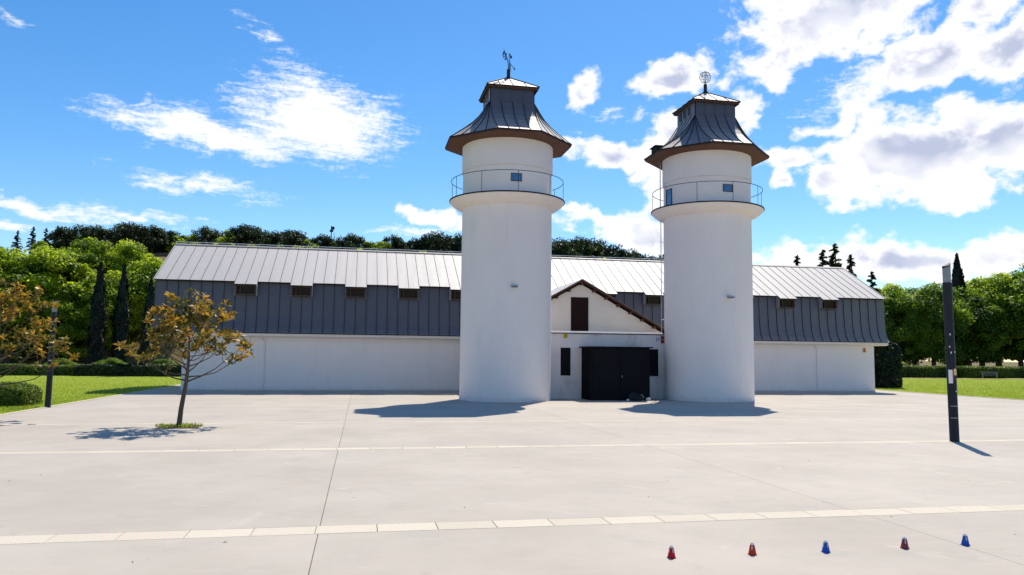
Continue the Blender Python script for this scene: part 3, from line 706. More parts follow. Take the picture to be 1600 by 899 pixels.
def tower(cx, cy, label, second):
    T = empty('round_tower', (cx, cy, 0), label, 'tower', 'twin white round towers')
    b = lambda mb, name, m, smooth=False, parent=None: mb.build(name, m, parent or T, smooth)
    b(MB().lathe([(2.5, 0.0), (2.5, 10.55)], 96), 'shaft', 'plaster', True)
    b(MB().lathe([(2.515, 0.0), (2.515, 0.13)], 96), 'plinth', 'plaster_worn', True)
    b(MB().lathe([(2.45, 10.42), (2.60, 10.46), (2.86, 10.58), (3.08, 10.74), (3.20, 10.88), (3.20, 10.93), (2.45, 10.93)], 96), 'balcony', 'plaster', True)
    b(MB().lathe([(3.19, 10.90), (3.235, 10.90), (3.235, 10.965), (3.19, 10.965)], 96, closed=True), 'balcony_edge', 'zinc_edge', True)
    b(MB().lathe([(2.49, 10.93), (2.49, 12.54)], 96), 'lower_drum', 'plaster', True)
    b(MB().lathe([(2.545, 12.545), (2.545, 14.05)], 96), 'upper_drum', 'plaster', True)
    b(MB().lathe([(2.48, 12.515), (2.535, 12.515), (2.535, 12.543), (2.48, 12.543)], 96, closed=True), 'drip_ring', 'plaster_worn', True)
    R_ = 3.14; ph = -math.pi/2
    b(MB().lathe([(R_-0.014, 12.05), (R_+0.014, 12.05), (R_+0.014, 12.078), (R_-0.014, 12.078)], 72, closed=True), 'hand_rail', 'dark_iron', True)
    for k in range(10):
        a = ph+2*math.pi*k/10+(0.02 if second else 0.0)
        b(MB().tube([(R_*math.cos(a), R_*math.sin(a), 10.93), (R_*math.cos(a), R_*math.sin(a), 12.06)], 0.014, 6), 'rail_post', 'dark_iron')
    # eaves
    oct_ = [rot(p, k) for k in range(4) for p in ((-C_, -A_), (C_, -A_))]
    n = 8; seg = 64; vs = []; fs = []
    def octr(a):
        x, y = math.cos(a), math.sin(a); best = 1e9
        for i in range(8):
            (x0, y0), (x1, y1) = oct_[i], oct_[(i+1) % 8]
            nx, ny = (y1-y0), -(x1-x0); den = x*nx+y*ny
            if den > 1e-6: best = min(best, (x0*nx+y0*ny)/den)
        return best
    angs = sorted([2*math.pi*i/seg for i in range(seg)]+[math.atan2(y, x) % (2*math.pi) for x, y in oct_]); m_ = len(angs)
    for a in angs:
        r = octr(a)-0.03; vs += [(2.4*math.cos(a), 2.4*math.sin(a), 13.96), (r*math.cos(a), r*math.sin(a), 14.06)]
    fs = [(2*i, 2*i+1, 2*((i+1) % m_)+1, 2*((i+1) % m_)) for i in range(m_)]
    # boards of the soffit, one sector per side of the octagon
    sect = {}
    for i in range(m_):
        a = (angs[i]+((angs[(i+1) % m_]-angs[i]) % (2*math.pi))/2)
        va = [math.atan2(y, x) for x, y in oct_]
        k = None
        for j in range(8):
            lo, hi = va[j], va[(j+1) % 8]
            if (a-lo) % (2*math.pi) < (hi-lo) % (2*math.pi): k = j
        sect.setdefault(k, []).append(fs[i])
    for k, ff in sect.items():
        ids = sorted({i for f_ in ff for i in f_}); mp_ = {i: j for j, i in enumerate(ids)}
        b(MB().add([vs[i] for i in ids], [tuple(mp_[i] for i in f_) for f_ in ff]), 'soffit_board', 'soffit_wood')
    for i in range(8):
        (x0, y0), (x1, y1) = oct_[i], oct_[(i+1) % 8]
        L_ = math.hypot(x1-x0, y1-y0); o = b(MB().box(-L_/2, L_/2, -0.02, 0.02, 14.055, 14.135), 'fascia_board', 'wood_brown')
        o.location = ((x0+x1)/2*0.994, (y0+y1)/2*0.994, 0); o.rotation_euler.z = math.atan2(y1-y0, x1-x0)
        g = b(MB().box(-L_/2-0.02, L_/2+0.02, -0.035, 0.03, 14.137, 14.19), 'eave_edge', 'zinc_edge')
        g.location = ((x0+x1)/2, (y0+y1)/2, 0); g.rotation_euler.z = math.atan2(y1-y0, x1-x0)
    for k in range(4):
        nb = 4
        for j in range(nb):
            f0, f1 = -1+2*j/nb, -1+2*(j+1)/nb
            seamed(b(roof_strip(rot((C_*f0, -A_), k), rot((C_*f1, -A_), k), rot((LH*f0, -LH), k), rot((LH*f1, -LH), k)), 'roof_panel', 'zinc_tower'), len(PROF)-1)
        p0, p1 = Vector(rot((C_, -A_), k)), Vector(rot((A_, -C_), k)); tp = Vector(rot((LH, -LH), k))
        for j in range(4):
            q0, q1 = p0.lerp(p1, j/4), p0.lerp(p1, (j+1)/4)
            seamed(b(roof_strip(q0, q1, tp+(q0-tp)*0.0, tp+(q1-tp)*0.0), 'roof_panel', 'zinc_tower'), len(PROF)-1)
    b(MB().box(-LH+0.05, LH-0.05, -LH+0.05, LH-0.05, 14.3, 17.10), 'roof_core', 'zinc_tower')
    # lantern walls
    for k in range(4):
        w = b(MB().box(-LH, LH, -LH, -LH+0.04, 16.28, 17.14), 'lantern_wall', 'zinc_tower'); w.rotation_euler.z = k*math.pi/2
        for j in range(1, 4):
            MB().box(-LH+j*LH/2-0.012, -LH+j*LH/2+0.012, -LH-0.035, -LH+0.001, 16.30, 17.12).build('seam', 'zinc_tower', w)
        if k == 3:
            for j in range(3):
                x = -0.95+j*0.62
                MB().box(x, x+0.34, -LH-0.02, -LH+0.002, 16.55, 16.98).build('louvre', 'window_glass', w)
    RH = 1.43
    b(MB().box(-RH, RH, -RH, RH, 17.145, 17.165), 'lantern_soffit', 'soffit_wood')
    for k in range(4):
        f = b(MB().box(-RH+0.02, RH-0.02, -RH, -RH+0.04, 17.06, 17.144), 'lantern_fascia', 'wood_brown'); f.rotation_euler.z = k*math.pi/2
        g = b(MB().box(-RH-0.05, RH+0.05, -RH-0.05, -RH+0.06, 17.168, 17.21), 'eave_edge', 'zinc_edge'); g.rotation_euler.z = k*math.pi/2
        RE = RH+0.05; nb = 4
        for j in range(nb):
            x0, x1 = -RE+2*RE*j/nb, -RE+2*RE*(j+1)/nb
            def top(x):      # the tray runs straight up the slope until it meets the hip
                h = 1-abs(x)/RE; return (x, -RE*(1-h), 17.21+h*0.95)
            P_ = [(x0, -RE, 17.212), (x1, -RE, 17.212), top(x1), top(x0)]
            mb = MB().add(P_, [(0, 1, 2, 3)])
            if j: mb.tube([(x0, -RE, 17.23), (x0, top(x0)[1], top(x0)[2]+0.02)], 0.02, 4)
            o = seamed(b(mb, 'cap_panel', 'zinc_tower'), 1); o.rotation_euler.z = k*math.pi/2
        o = b(MB().tube([(RE, -RE, 17.23), (0.05, -0.05, 18.15)], 0.03, 5), 'hip_seam', 'zinc_edge'); o.rotation_euler.z = k*math.pi/2
    # windows of the drum
    def wall_box(name, m, ang, w, z0, z1, depth, parent=None):
        o = MB().box(-w/2, w/2, -depth, 0.06, z0, z1).build(name, m, parent)
        return o
    def window(ang, w, z0, z1, name, r=2.495):
        e = MB().box(-w/2, w/2, -0.03, 0.10, z0, z0+0.035).box(-w/2, w/2, -0.03, 0.10, z1-0.035, z1).box(-w/2, -w/2+0.035, -0.03, 0.10, z0+0.035, z1-0.035).box(w/2-0.035, w/2, -0.03, 0.10, z0+0.035, z1-0.035).build(name, 'window_frame', T)
        e.rotation_euler.z = ang; e.location = (r*math.sin(ang), -r*math.cos(ang), 0)
        MB().box(-w/2+0.035, w/2-0.035, -0.006, 0.012, z0+0.035, z1-0.035).build('pane', 'blue_reflect_glass', e)
        return e
    window(rad(0.5) if not second else rad(2.0), 0.58, 11.62, 12.05, 'window')
    finial = b(MB().lathe([(0.16, 18.08), (0.13, 18.2), (0.10, 18.24), (0.105, 18.62), (0.06, 18.68)], 10), 'finial_post', 'dark_iron', True)
    if not second:
        v = b(MB().tube([(0, 0, 18.62), (-0.03, 0, 19.0), (-0.10, 0, 19.35), (-0.30, 0, 19.85)], [0.028, 0.025, 0.02, 0.01], 6)
              .tube([(0.05, 0, 18.62), (0.05, 0, 19.1), (0.0, 0.02, 19.66)], [0.024, 0.024, 0.008], 6)
              .tube([(0.10, 0, 18.55), (0.10, 0, 18.98), (0.04, 0, 19.12)], 0.018, 6).tube([(-0.06, 0, 19.15), (0.07, 0, 19.15)], 0.014, 5)
              .tube([(0.05, 0, 19.02), (0.38, 0, 18.68)], 0.018, 5), 'weather_vane', 'dark_iron')
        r = random.Random(2)
        for (x, z, a) in [(-0.12, 19.30, .5), (-0.18, 19.42, .5), (-0.22, 19.55, .5), (-0.26, 19.66, .5), (-0.20, 19.24, .3), (-0.28, 19.36, .2), (-0.33, 19.48, .1), (-0.31, 19.60, .2), (-0.15, 19.52, .6), (0.10, 19.42, -.4), (0.13, 19.34, -.6), (0.07, 19.52, -.3), (0.16, 19.40, -.8)]:
            l = 0.085; w = 0.045
            MB().prism_xz([(x, z-l), (x+w, z), (x, z+l), (x-w, z)], -0.012, 0.012).build('grain', 'dark_iron', v)
        MB().prism_xz([(0.40, 18.64), (0.33, 18.66), (0.29, 18.72), (0.33, 18.82), (0.36, 18.74)], -0.012, 0.012).build('arrow_head', 'dark_iron', v)
    else:
        v = b(MB().tube([(0, 0, 18.6), (0, 0, 19.52)], 0.012, 5), 'weather_vane', 'dark_iron')
        c = Vector((0, 0, 19.08)); R2 = 0.34
        for k in range(5):
            a = k*math.pi/5
            pts = [(c.x+R2*math.cos(t)*math.cos(a), c.y+R2*math.cos(t)*math.sin(a), c.z+R2*math.sin(t)) for t in np.linspace(0, 2*math.pi, 25)]
            MB().tube(pts, 0.010, 4, cap=False).build('hoop', 'dark_iron', v)
        for zz, rr in ((0.0, R2), (0.2, 0.27), (0.05, 0.14)):
            pts = [(c.x+rr*math.cos(t), c.y+rr*math.sin(t), c.z+zz) for t in np.linspace(0, 2*math.pi, 25)]
            MB().tube(pts, 0.010, 4, cap=False).build('hoop', 'dark_iron', v)
        for a in (0.4, 2.5, 4.6):
            MB().tube([(0, 0, 18.7), (0.24*math.cos(a), 0.24*math.sin(a), 19.3)], 0.009, 4).build('spoke', 'dark_iron', v)
        # tall narrow door to the balcony, roof hatch and the fixed ladder
        window(rad(-83), 0.62, 10.97, 12.1, 'balcony_door')
        h = b(MB().box(-0.42, 0.42, -0.4, 0.4, 14.3, 14.86).box(-0.52, 0.48, -0.48, 0.48, 14.862, 14.90), 'roof_hatch', 'zinc_edge'); h.location = (-2.55, 0.75, -0.05)
        la = rad(157); lr = 2.66; lw = 0.2
        ux, uy = math.cos(la), math.sin(la); tx, ty = -uy, ux
        ld = b(MB().tube([(ux*lr+tx*lw, uy*lr+ty*lw, 3.9), (ux*lr+tx*lw, uy*lr+ty*lw, 10.5)], 0.022, 6).tube([(ux*lr-tx*lw, uy*lr-ty*lw, 3.9), (ux*lr-tx*lw, uy*lr-ty*lw, 10.5)], 0.022, 6)
               .tube([(ux*(lr+.02)+tx*lw, uy*(lr+.02)+ty*lw, 10.93), (ux*(lr+.02)+tx*lw, uy*(lr+.02)+ty*lw, 14.0)], 0.022, 6).tube([(ux*(lr+.02)-tx*lw, uy*(lr+.02)-ty*lw, 10.93), (ux*(lr+.02)-tx*lw, uy*(lr+.02)-ty*lw, 14.0)], 0.022, 6), 'ladder', 'steel')
        for k in range(35):
            z = 4.05+k*0.285
            if 10.45 < z < 10.95: continue
            MB().tube([(ux*lr+tx*lw, uy*lr+ty*lw, z), (ux*lr-tx*lw, uy*lr-ty*lw, z)], 0.012, 5).build('rung', 'steel', ld)
        for z in (4.6, 6.9, 9.2):
            MB().tube([(ux*2.48, uy*2.48, z), (ux*lr, uy*lr, z)], 0.018, 5).build('bracket', 'steel', ld)
    return T
T1 = tower(7.81, 41.65, 'left white round tower with a tilted grain-ear vane on its roof', False)
T2 = tower(19.72, 41.43, 'right white round tower with a wire globe vane and side ladder', True)
def wall_lamp(u, d, z, label, ang, cx, cy):
    o = empty('wall_lamp', (u, d, z), label, 'lamp', 'floodlights on the towers', ang)
    MB().box(-0.05, 0.05, -0.04, 0.05, -0.05, 0.05).build('bracket', 'steel', o)
    h = MB().prism([(-0.05, 0.06), (-0.30, 0.02), (-0.31, -0.05), (-0.07, -0.08)], -0.17, 0.17).build('housing', 'steel', o)
    MB().prism([(-0.08, -0.082), (-0.30, -0.056), (-0.30, -0.062), (-0.08, -0.09)], -0.15, 0.15).build('glass', 'window_glass', h)
wall_lamp(7.75, 41.65-2.5, 6.05, 'grey floodlight halfway up the left tower', 0.0, 7.81, 41.65)
wall_lamp(19.80, 41.43-2.5, 5.76, 'grey floodlight halfway up the right tower', 0.03, 19.72, 41.43)

# ------------------------------------------------------------------ lamp columns
def lamp_column(u, d, h, head, r, label, stickers, lean):
    o = empty('lamp_column', (u, d, 0), label, 'street lamp', 'lamp columns at the plaza')
    z1 = h-head
    MB().lathe([(r*1.02, 0.0), (r*1.02, 0.02), (r, 0.025), (r*0.97, z1)], 28).build('column', 'lamp_metal', o, True)
    MB().lathe([(r*0.98, z1-0.16), (r*1.05, z1-0.155), (r*1.05, z1-0.13), (r*0.98, z1-0.125)], 28).build('collar', 'dark_iron', o, True)
    # ribbed translucent head with a slanting top
    mb = MB(); seg = 40; rr = r*0.84
    for zt in (0, 1):
        for i in range(seg):
            a = 2*math.pi*i/seg; q = rr*(1.0 if i % 2 else 0.93); x, y = q*math.cos(a), q*math.sin(a)
            mb.v.append((x, y, z1+0.001 if not zt else h-0.10+x/rr*0.055))
    mb.f = [(i, (i+1) % seg, seg+(i+1) % seg, seg+i) for i in range(seg)]+[tuple(range(seg))[::-1], tuple(range(seg, 2*seg))]
    mb.build('lamp_head', 'lamp_lens', o)
    mb = MB(); rr2 = rr*1.06
    for k in (0, 1):
        for i in range(seg):
            a = 2*math.pi*i/seg; x, y = rr2*math.cos(a), rr2*math.sin(a); mb.v.append((x, y, h-0.105+x/rr2*0.058+k*(0.035+0.03*(1-(abs(math.sin(a)))))))
    mb.f = [(i, (i+1) % seg, seg+(i+1) % seg, seg+i) for i in range(seg)]+[tuple(range(seg))[::-1], tuple(range(seg, 2*seg))]
    mb.build('cap', 'lamp_metal', o, True)
    def sticker(a0, a1, z0, z1_, m, name='sticker'):
        mb = MB(); n = 6
        for k in range(n+1):
            a = rad(a0+(a1-a0)*k/n); x, y = (r+0.004)*math.sin(a), -(r+0.004)*math.cos(a); mb.v += [(x, y, z0), (x, y, z1_)]
        mb.f = [(2*k, 2*k+2, 2*k+3, 2*k+1) for k in range(n)]
        mb.build(name, m, o, fix=False)
    for s_ in stickers: sticker(*s_)
    o.rotation_euler.y = lean
    return o
lamp_column(17.385, 20.11, 5.34, 0.60, 0.132, 'black lamp column with stickers and paper notices, at the right of the plaza',
            [(-75, -28, 1.72, 2.12, 'white_paint'), (-28, -12, 1.80, 2.12, 'sticker_red'), (-10, 42, 1.96, 2.15, 'sticker_yellow'), (0, 14, 1.46, 1.50, 'white_paint'),
             (-40, -28, 3.15, 3.20, 'white_paint'), (-52, -40, 2.78, 2.83, 'white_paint'), (-38, -26, 2.60, 2.66, 'white_paint'), (12, 26, 2.62, 2.67, 'white_paint'),
             (-70, 75, 1.04, 1.052, 'slot_light'), (-70, 75, 0.69, 0.702, 'slot_light')], rad(-0.5))
lamp_column(-13.04, 36.15, 4.62, 0.55, 0.115, 'slim dark lamp column by the lawn at the left',
            [(-30, 30, 2.55, 2.58, 'slot_light'), (-30, 30, 1.98, 2.02, 'slot_light'), (-10, 8, 3.25, 3.29, 'white_paint')], rad(0.3))

# ------------------------------------------------------------------ skating cones
def cone(u, d, m, label):
    o = empty('training_cone', (u, d, 0), label, 'cone', 'small cones in a row on the plaza', random.Random(u).uniform(0, 6))
    MB().lathe([(0.052, 0.0), (0.056, 0.004), (0.055, 0.010), (0.048, 0.014), (0.0245, 0.128), (0.021, 0.134), (0.017, 0.128), (0.045, 0.004)], 20, closed=True).build('body', m, o, True)
    MB().lathe([(0.0165, 0.129), (0.0205, 0.1345), (0.0245, 0.1295), (0.0255, 0.121), (0.0262, 0.121), (0.0252, 0.1305), (0.0205, 0.137), (0.0162, 0.131)], 20, closed=True).build('rim', 'white_paint', o, True)  # white ring paints in the top highlight and bright ground through the hole
    for k in range(4):
        a = k*math.pi/2+0.5
        mb = MB(); w0, w1 = 0.16, 0.22
        for (z, w) in ((0.065, 0.17), (0.085, 0.20), (0.112, 0.24)):
            rr = 0.048-(z-0.014)/(0.114)*0.0235+0.0012
            mb.v += [(rr*math.cos(a-w), rr*math.sin(a-w), z), (rr*math.cos(a+w), rr*math.sin(a+w), z)]
        mb.f = [(0, 1, 3, 2), (2, 3, 5, 4)]
        mb.build('slot', 'slot_light', o, fix=False)
cone(3.73, 8.91, 'cone_red', 'crimson mini cone at the left end of the row')
cone(4.78, 8.90, 'cone_orange', 'orange-red mini cone, second from the left in the row')
cone(5.76, 8.87, 'cone_blue', 'blue mini cone in the middle of the row')
cone(6.89, 8.89, 'cone_maroon', 'dull maroon mini cone, second from the right in the row')
cone(7.81, 8.92, 'cone_blue', 'blue mini cone at the right end of the row')

# ------------------------------------------------------------------ bench
def bench(u, d, rz, label):
    o = empty('park_bench', (u, d, 0.03), label, 'bench', None, rz)
    for k in range(3): MB().box(-0.95, 0.95, -0.30+k*0.16, -0.17+k*0.16, 0.42, 0.455).build('seat_slat', 'bench_wood', o)
    for k in range(3): MB().box(-0.95, 0.95, 0.19+k*0.02, 0.22+k*0.02, 0.54+k*0.14, 0.65+k*0.14).build('back_slat', 'bench_wood', o)
    for x in (-0.8, 0.8):
        MB().tube([(x, -0.28, 0), (x, -0.26, 0.41), (x, -0.27, 0.62), (x, 0.12, 0.64)], 0.022, 6).tube([(x, 0.26, 0), (x, 0.2, 0.42), (x, 0.27, 0.93)], 0.022, 6).tube([(x, -0.26, 0.405), (x, 0.2, 0.405)], 0.02, 6).build('side_frame', 'steel', o)
bench(82.2, 88.4, rad(-40), 'slatted park bench in front of the clipped hedge at the right')
bench(95.5, 84.5, rad(-40), 'slatted park bench at the far right edge by the sandy path')

# ------------------------------------------------------------------ foliage
def leaf_mesh(name, P, Nn, size, tint, m, rng, aspect=0.55, extra=None):
    """one diamond-shaped leaf per point"""
    n = len(P)
    Nn = Nn/np.maximum(np.linalg.norm(Nn, axis=1, keepdims=True), 1e-6)
    r = rng.normal(size=(n, 3)) if extra is None else extra+0.35*rng.normal(size=(n, 3))
    A = r-Nn*(r*Nn).sum(1, keepdims=True); A /= np.maximum(np.linalg.norm(A, axis=1, keepdims=True), 1e-6)
    B_ = np.cross(Nn, A)
    s = (size*rng.uniform(0.65, 1.35, n))[:, None]
    V = np.empty((n, 4, 3)); V[:, 0] = P-A*s*0.5; V[:, 1] = P+B_*s*aspect*0.5+Nn*s*0.06; V[:, 2] = P+A*s*0.5; V[:, 3] = P-B_*s*aspect*0.5+Nn*s*0.06
    me = bpy.data.meshes.new(name)
    me.vertices.add(4*n); me.vertices.foreach_set('co', V.reshape(-1).astype(np.float32))
    me.loops.add(4*n); me.loops.foreach_set('vertex_index', np.arange(4*n, dtype=np.int32))
    me.polygons.add(n); me.polygons.foreach_set('loop_start', np.arange(0, 4*n, 4, dtype=np.int32))
    at = me.attributes.new('tint', 'FLOAT', 'FACE'); at.data.foreach_set('value', np.clip(tint, 0, 1).astype(np.float32))
    me.materials.append(MATS[m]); me.update(); me.validate()
    return me
def sph(n, rng):
    v = rng.normal(size=(n, 3)); return v/np.linalg.norm(v, axis=1, keepdims=True)

def broadleaf(seed, h, R_, nclump, nleaf, size, m, base=0.18, bark='bark'):
    """trunk+limbs mesh and crown mesh; crown of many leafy clumps with gaps between them"""
    rng = np.random.default_rng(seed)
    zc = h*(0.5+base*0.55); rz = h-zc
    cl = []
    while len(cl) < nclump:
        q = sph(1, rng)[0]; rr = rng.uniform(0.45, 1.0)**0.6
        p = np.array([q[0]*R_*rr, q[1]*R_*rr, zc+q[2]*rz*rr*0.92])
        if p[2] < h*base: continue
        p[:2] *= 1.0-0.35*max(0, (p[2]-zc)/rz)**2
        cl.append((p, rng.uniform(0.15, 0.34)*R_))
    P = []; Nn = []; tint = []
    per = nleaf//nclump
    for p, r in cl:
        q = sph(per, rng); rr = rng.uniform(0.5, 1.08, per)[:, None]
        pts = p+q*rr*r*np.array([1.1, 1.1, 0.75]); P.append(pts)
        Nn.append(q*0.5+np.array([0, 0, 0.55])+rng.normal(size=(per, 3))*0.45)
        tint.append(np.full(per, rng.uniform(0.1, 0.85))+rng.normal(size=per)*0.2)
    P = np.concatenate(P); Nn = np.concatenate(Nn); tint = np.concatenate(tint)
    crown = leaf_mesh('crown', P, Nn, size, tint, m, rng, 0.7)
    mb = MB(); r0 = 0.026*h
    top = h*0.62
    mb.tube([(0, 0, -0.3), (0.05, 0.02, h*0.12), (0.12, -0.05, h*0.35), (0.05, 0.05, top), (0, 0, h*0.85)], [r0*1.25, r0, r0*0.75, r0*0.4, r0*0.1], 8)
    for k in range(min(14, nclump)):
        p, r = cl[k]; z0 = min(p[2]*0.65, h*0.5); z0 = max(z0, h*0.16)
        mb.tube([(0.08, 0, z0), (p[0]*0.5, p[1]*0.5, (z0+p[2])*0.5-0.02*h), tuple(p)], [r0*0.38, r0*0.24, r0*0.06], 5)
    trunk = mb.mesh('trunk', True); trunk.materials.append(MATS[bark])
    return trunk, crown

def pine(seed, h, R_, nleaf, m='leaf_dark', base=0.35):
    """round-headed pine: bare stem, cushions of needles"""
    rng = np.random.default_rng(seed); cl = []
    for k in range(40):
        a = rng.uniform(0, 6.28); t = rng.uniform(base, 1.0); rr = R_*(0.55+0.45*math.sin(math.pi*min(1, (t-base)/(1-base))*0.75+0.5))*rng.uniform(0.2, 1.0)
        cl.append((np.array([rr*math.cos(a), rr*math.sin(a), t*h*rng.uniform(0.82, 0.97)]), rng.uniform(0.14, 0.30)*R_))
    cl.append((np.array([0, 0, h*0.93]), 0.3*R_))
    P = []; Nn = []; tint = []; per = nleaf//len(cl)
    for p, r in cl:
        q = sph(per, rng); P.append(p+q*rng.uniform(0.4, 1.35, per)[:, None]*r*np.array([1.1, 1.1, 0.8]))
        Nn.append(q*0.6+rng.normal(size=(per, 3))*0.6); tint.append(np.full(per, rng.uniform(0.15, 0.7))+rng.normal(size=per)*0.15)
    crown = leaf_mesh('crown', np.concatenate(P), np.concatenate(Nn), 0.36, np.concatenate(tint), m, rng, 0.45)
    mb = MB(); r0 = 0.022*h
    mb.tube([(0, 0, -0.5), (0.1, 0, h*0.4), (0, 0, h*0.9)], [r0*1.2, r0, r0*0.3], 7)
    for p, r in cl[:10]: mb.tube([(0.05, 0, p[2]*0.75), tuple(p)], [r0*0.4, r0*0.1], 4)
    tr = mb.mesh('trunk', True); tr.materials.append(MATS['bark'])
    return tr, crown

def cedar(seed, h, R_, m='leaf_dark'):
    """pointed conifer with drooping whorls"""
    rng = np.random.default_rng(seed); P = []; Nn = []; tint = []; ex = []
    mb = MB(); r0 = 0.018*h
    mb.tube([(0, 0, -0.3), (0, 0, h*0.5), (0.05*R_, 0, h)], [r0*1.2, r0*0.7, 0.02], 7)
    nb = int(h*9)
    for k in range(nb):
        t = (k+rng.uniform(0, 1))/nb; z = h*(0.08+0.91*t); l = R_*(1-t)**0.8*rng.uniform(0.65, 1.1)+0.12; a = rng.uniform(0, 6.28)
        dv = np.array([math.cos(a), math.sin(a), 0]); up = 0.28*l
        n = int(26+40*l)
        s = rng.uniform(0.12, 1, n); sd = np.array([-dv[1], dv[0], 0])
        pts = np.array([0, 0, z])+dv*(s*l)[:, None]+sd*(rng.normal(size=n)*0.14*l*(1.15-s))[:, None]
        pts[:, 2] += up*np.sin(s*2.2)-0.16*l*s**3+rng.normal(size=n)*0.05*l-rng.uniform(0, 0.12, n)*l
        P.append(pts); Nn.append(np.array([0, 0, 1])+rng.normal(size=(n, 3))*0.5); tint.append(np.full(n, rng.uniform(0.1, 0.6))+rng.normal(size=n)*0.15)
        ex.append(np.tile(dv, (n, 1)))
        if k % 3 == 0: mb.tube([(0, 0, z), tuple(np.array([0, 0, z+up*0.8])+dv*l*0.6)], [r0*0.25*(1-t)+0.01, 0.008], 4)
    crown = leaf_mesh('crown', np.concatenate(P), np.concatenate(Nn), 0.36, np.concatenate(tint), m, rng, 0.35, np.concatenate(ex))
    tr = mb.mesh('trunk', True); tr.materials.append(MATS['bark'])
    return tr, crown

def cypress(seed, h, R_, nleaf=7000):
    rng = np.random.default_rng(seed)
    t = rng.uniform(0, 1, nleaf)**0.85; a = rng.uniform(0, 6.28, nleaf)
    prof = np.interp(t, [0, 0.06, 0.25, 0.55, 0.8, 0.93, 1.0], [0.55, 0.85, 1.0, 0.88, 0.55, 0.25, 0.03])
    lump = 1+0.13*np.sin(a*3+t*17)+0.10*np.sin(a*5-t*31)
    r = R_*prof*lump*rng.uniform(0.72, 1.06, nleaf)
    P = np.stack([r*np.cos(a), r*np.sin(a), 0.15+t*(h-0.15)], 1)
    Nn = np.stack([np.cos(a), np.sin(a), 0.25+0*a], 1)+rng.normal(size=(nleaf, 3))*0.35
    crown = leaf_mesh('crown', P, Nn, 0.34, rng.uniform(0, 1, nleaf)*0.6+0.2*lump-0.05, 'leaf_cypress', rng, 0.4, np.tile(np.array([0, 0, 1.0]), (nleaf, 1)))
    tr = MB().tube([(0, 0, -0.3), (0, 0, h*0.5), (0, 0, h*0.93)], [0.16, 0.12, 0.03], 7).mesh('trunk', True); tr.materials.append(MATS['bark'])
    return tr, crown

def plant_tree(name, pair, u, d, s, label, cat='tree', group=None, rz=0.0, sz=None, z=None):
    o = empty(name, (u, d, hz(u, d)-0.05 if z is None else z), label, cat, group, rz)
    o.scale = (s, s, sz if sz else s)
    link('trunk', pair[0], o); link('crown', pair[1], o)
    return o

BL = [broadleaf(11, 13.0, 4.4, 110, 40000, 0.30, 'leaf_bright', 0.10), broadleaf(12, 13.0, 4.8, 115, 42000, 0.30, 'leaf_bright', 0.08), broadleaf(13, 12.0, 4.2, 95, 36000, 0.30, 'leaf_bright', 0.14)]
BM_ = [broadleaf(21, 12.0, 4.6, 110, 38000, 0.30, 'leaf_mid', 0.07), broadleaf(22, 12.0, 4.9, 120, 40000, 0.30, 'leaf_mid', 0.10)]
BS = [broadleaf(31, 7.0, 2.5, 26, 3200, 0.38, 'leaf_bright', 0.22, 'bark_pale'), broadleaf(32, 7.0, 2.2, 20, 2200, 0.40, 'leaf_bright', 0.25, 'bark_pale')]
PN = [pine(41, 8.0, 3.2, 9500), pine(42, 8.0, 2.8, 9000), pine(43, 9.0, 3.1, 9500, 'leaf_dark', 0.15)]
CD = [cedar(51, 13.0, 2.6), cedar(52, 12.0, 2.2)]
CY = [cypress(61, 11.0, 0.95), cypress(62, 11.0, 0.85)]

def at_px(x, D_):
    """ground position seen in picture column x at distance D_ ahead"""
    d = float((x-800)/FOC)*CR+CF; return d.x*D_, d.y*D_
def z_px(x, y, D_):
    d = float((x-800)/FOC)*CR-float((y-449.5)/FOC)*CU+CF; return CAMH+d.z*D_

rt = random.Random(9)
# left park trees: (column, top row, distance, mesh, crown stretch, label)
left = [(-45, 372, 91, 0, 'leftmost bright green tree, half cut off by the picture edge'), (22, 388, 93, 1, 'bright green tree behind the left magnolia and lamp column'),
        (88, 378, 95, 2, 'bright green tree right of the slim lamp column'), (140, 368, 101, 0, 'tall bright green tree behind the two dark cypresses'),
        (200, 374, 103, 1, 'rounded green tree directly behind the second cypress'), (240, 400, 99, 2, 'green tree next to the left end of the hall roof'),
        (60, 374, 110, 1, 'green tree at the back of the left grove, under the spruces'), (-5, 382, 108, 0, 'green tree at the back of the left grove by the picture edge'), (172, 420, 96, 2, 'smaller bright tree between the two dark cypresses'), (115, 440, 93, 0, 'smaller bright tree left of the dark cypress pair')]
for x, y, D_, k, lab in left:
    u, d = at_px(x, D_); top = z_px(x, y, D_); g0 = hz(u, d); hh = (13.0, 13.0, 12.0)[k]
    s = (top-g0)/hh
    plant_tree('park_tree', BL[k], u, d, s, lab, 'tree', 'bright green trees left of the hall', rt.uniform(0, 6.28))
for x, y, D_, k, lab in [(156, 410, 86, 0, 'narrow black-green cypress, left of the pair on the lawn'), (193, 413, 87, 1, 'narrow black-green cypress, right of the pair on the lawn'), (236, 432, 78, 0, 'dark cypress standing against the left end of the hall')]:
    u, d = at_px(x, D_); g0 = hz(u, d); s = (z_px(x, y, D_)-g0)/11.0
    plant_tree('cypress_tree', CY[k], u, d, s*0.8, lab, 'cypress', 'cypresses left of the hall', rt.uniform(0, 6), sz=s)
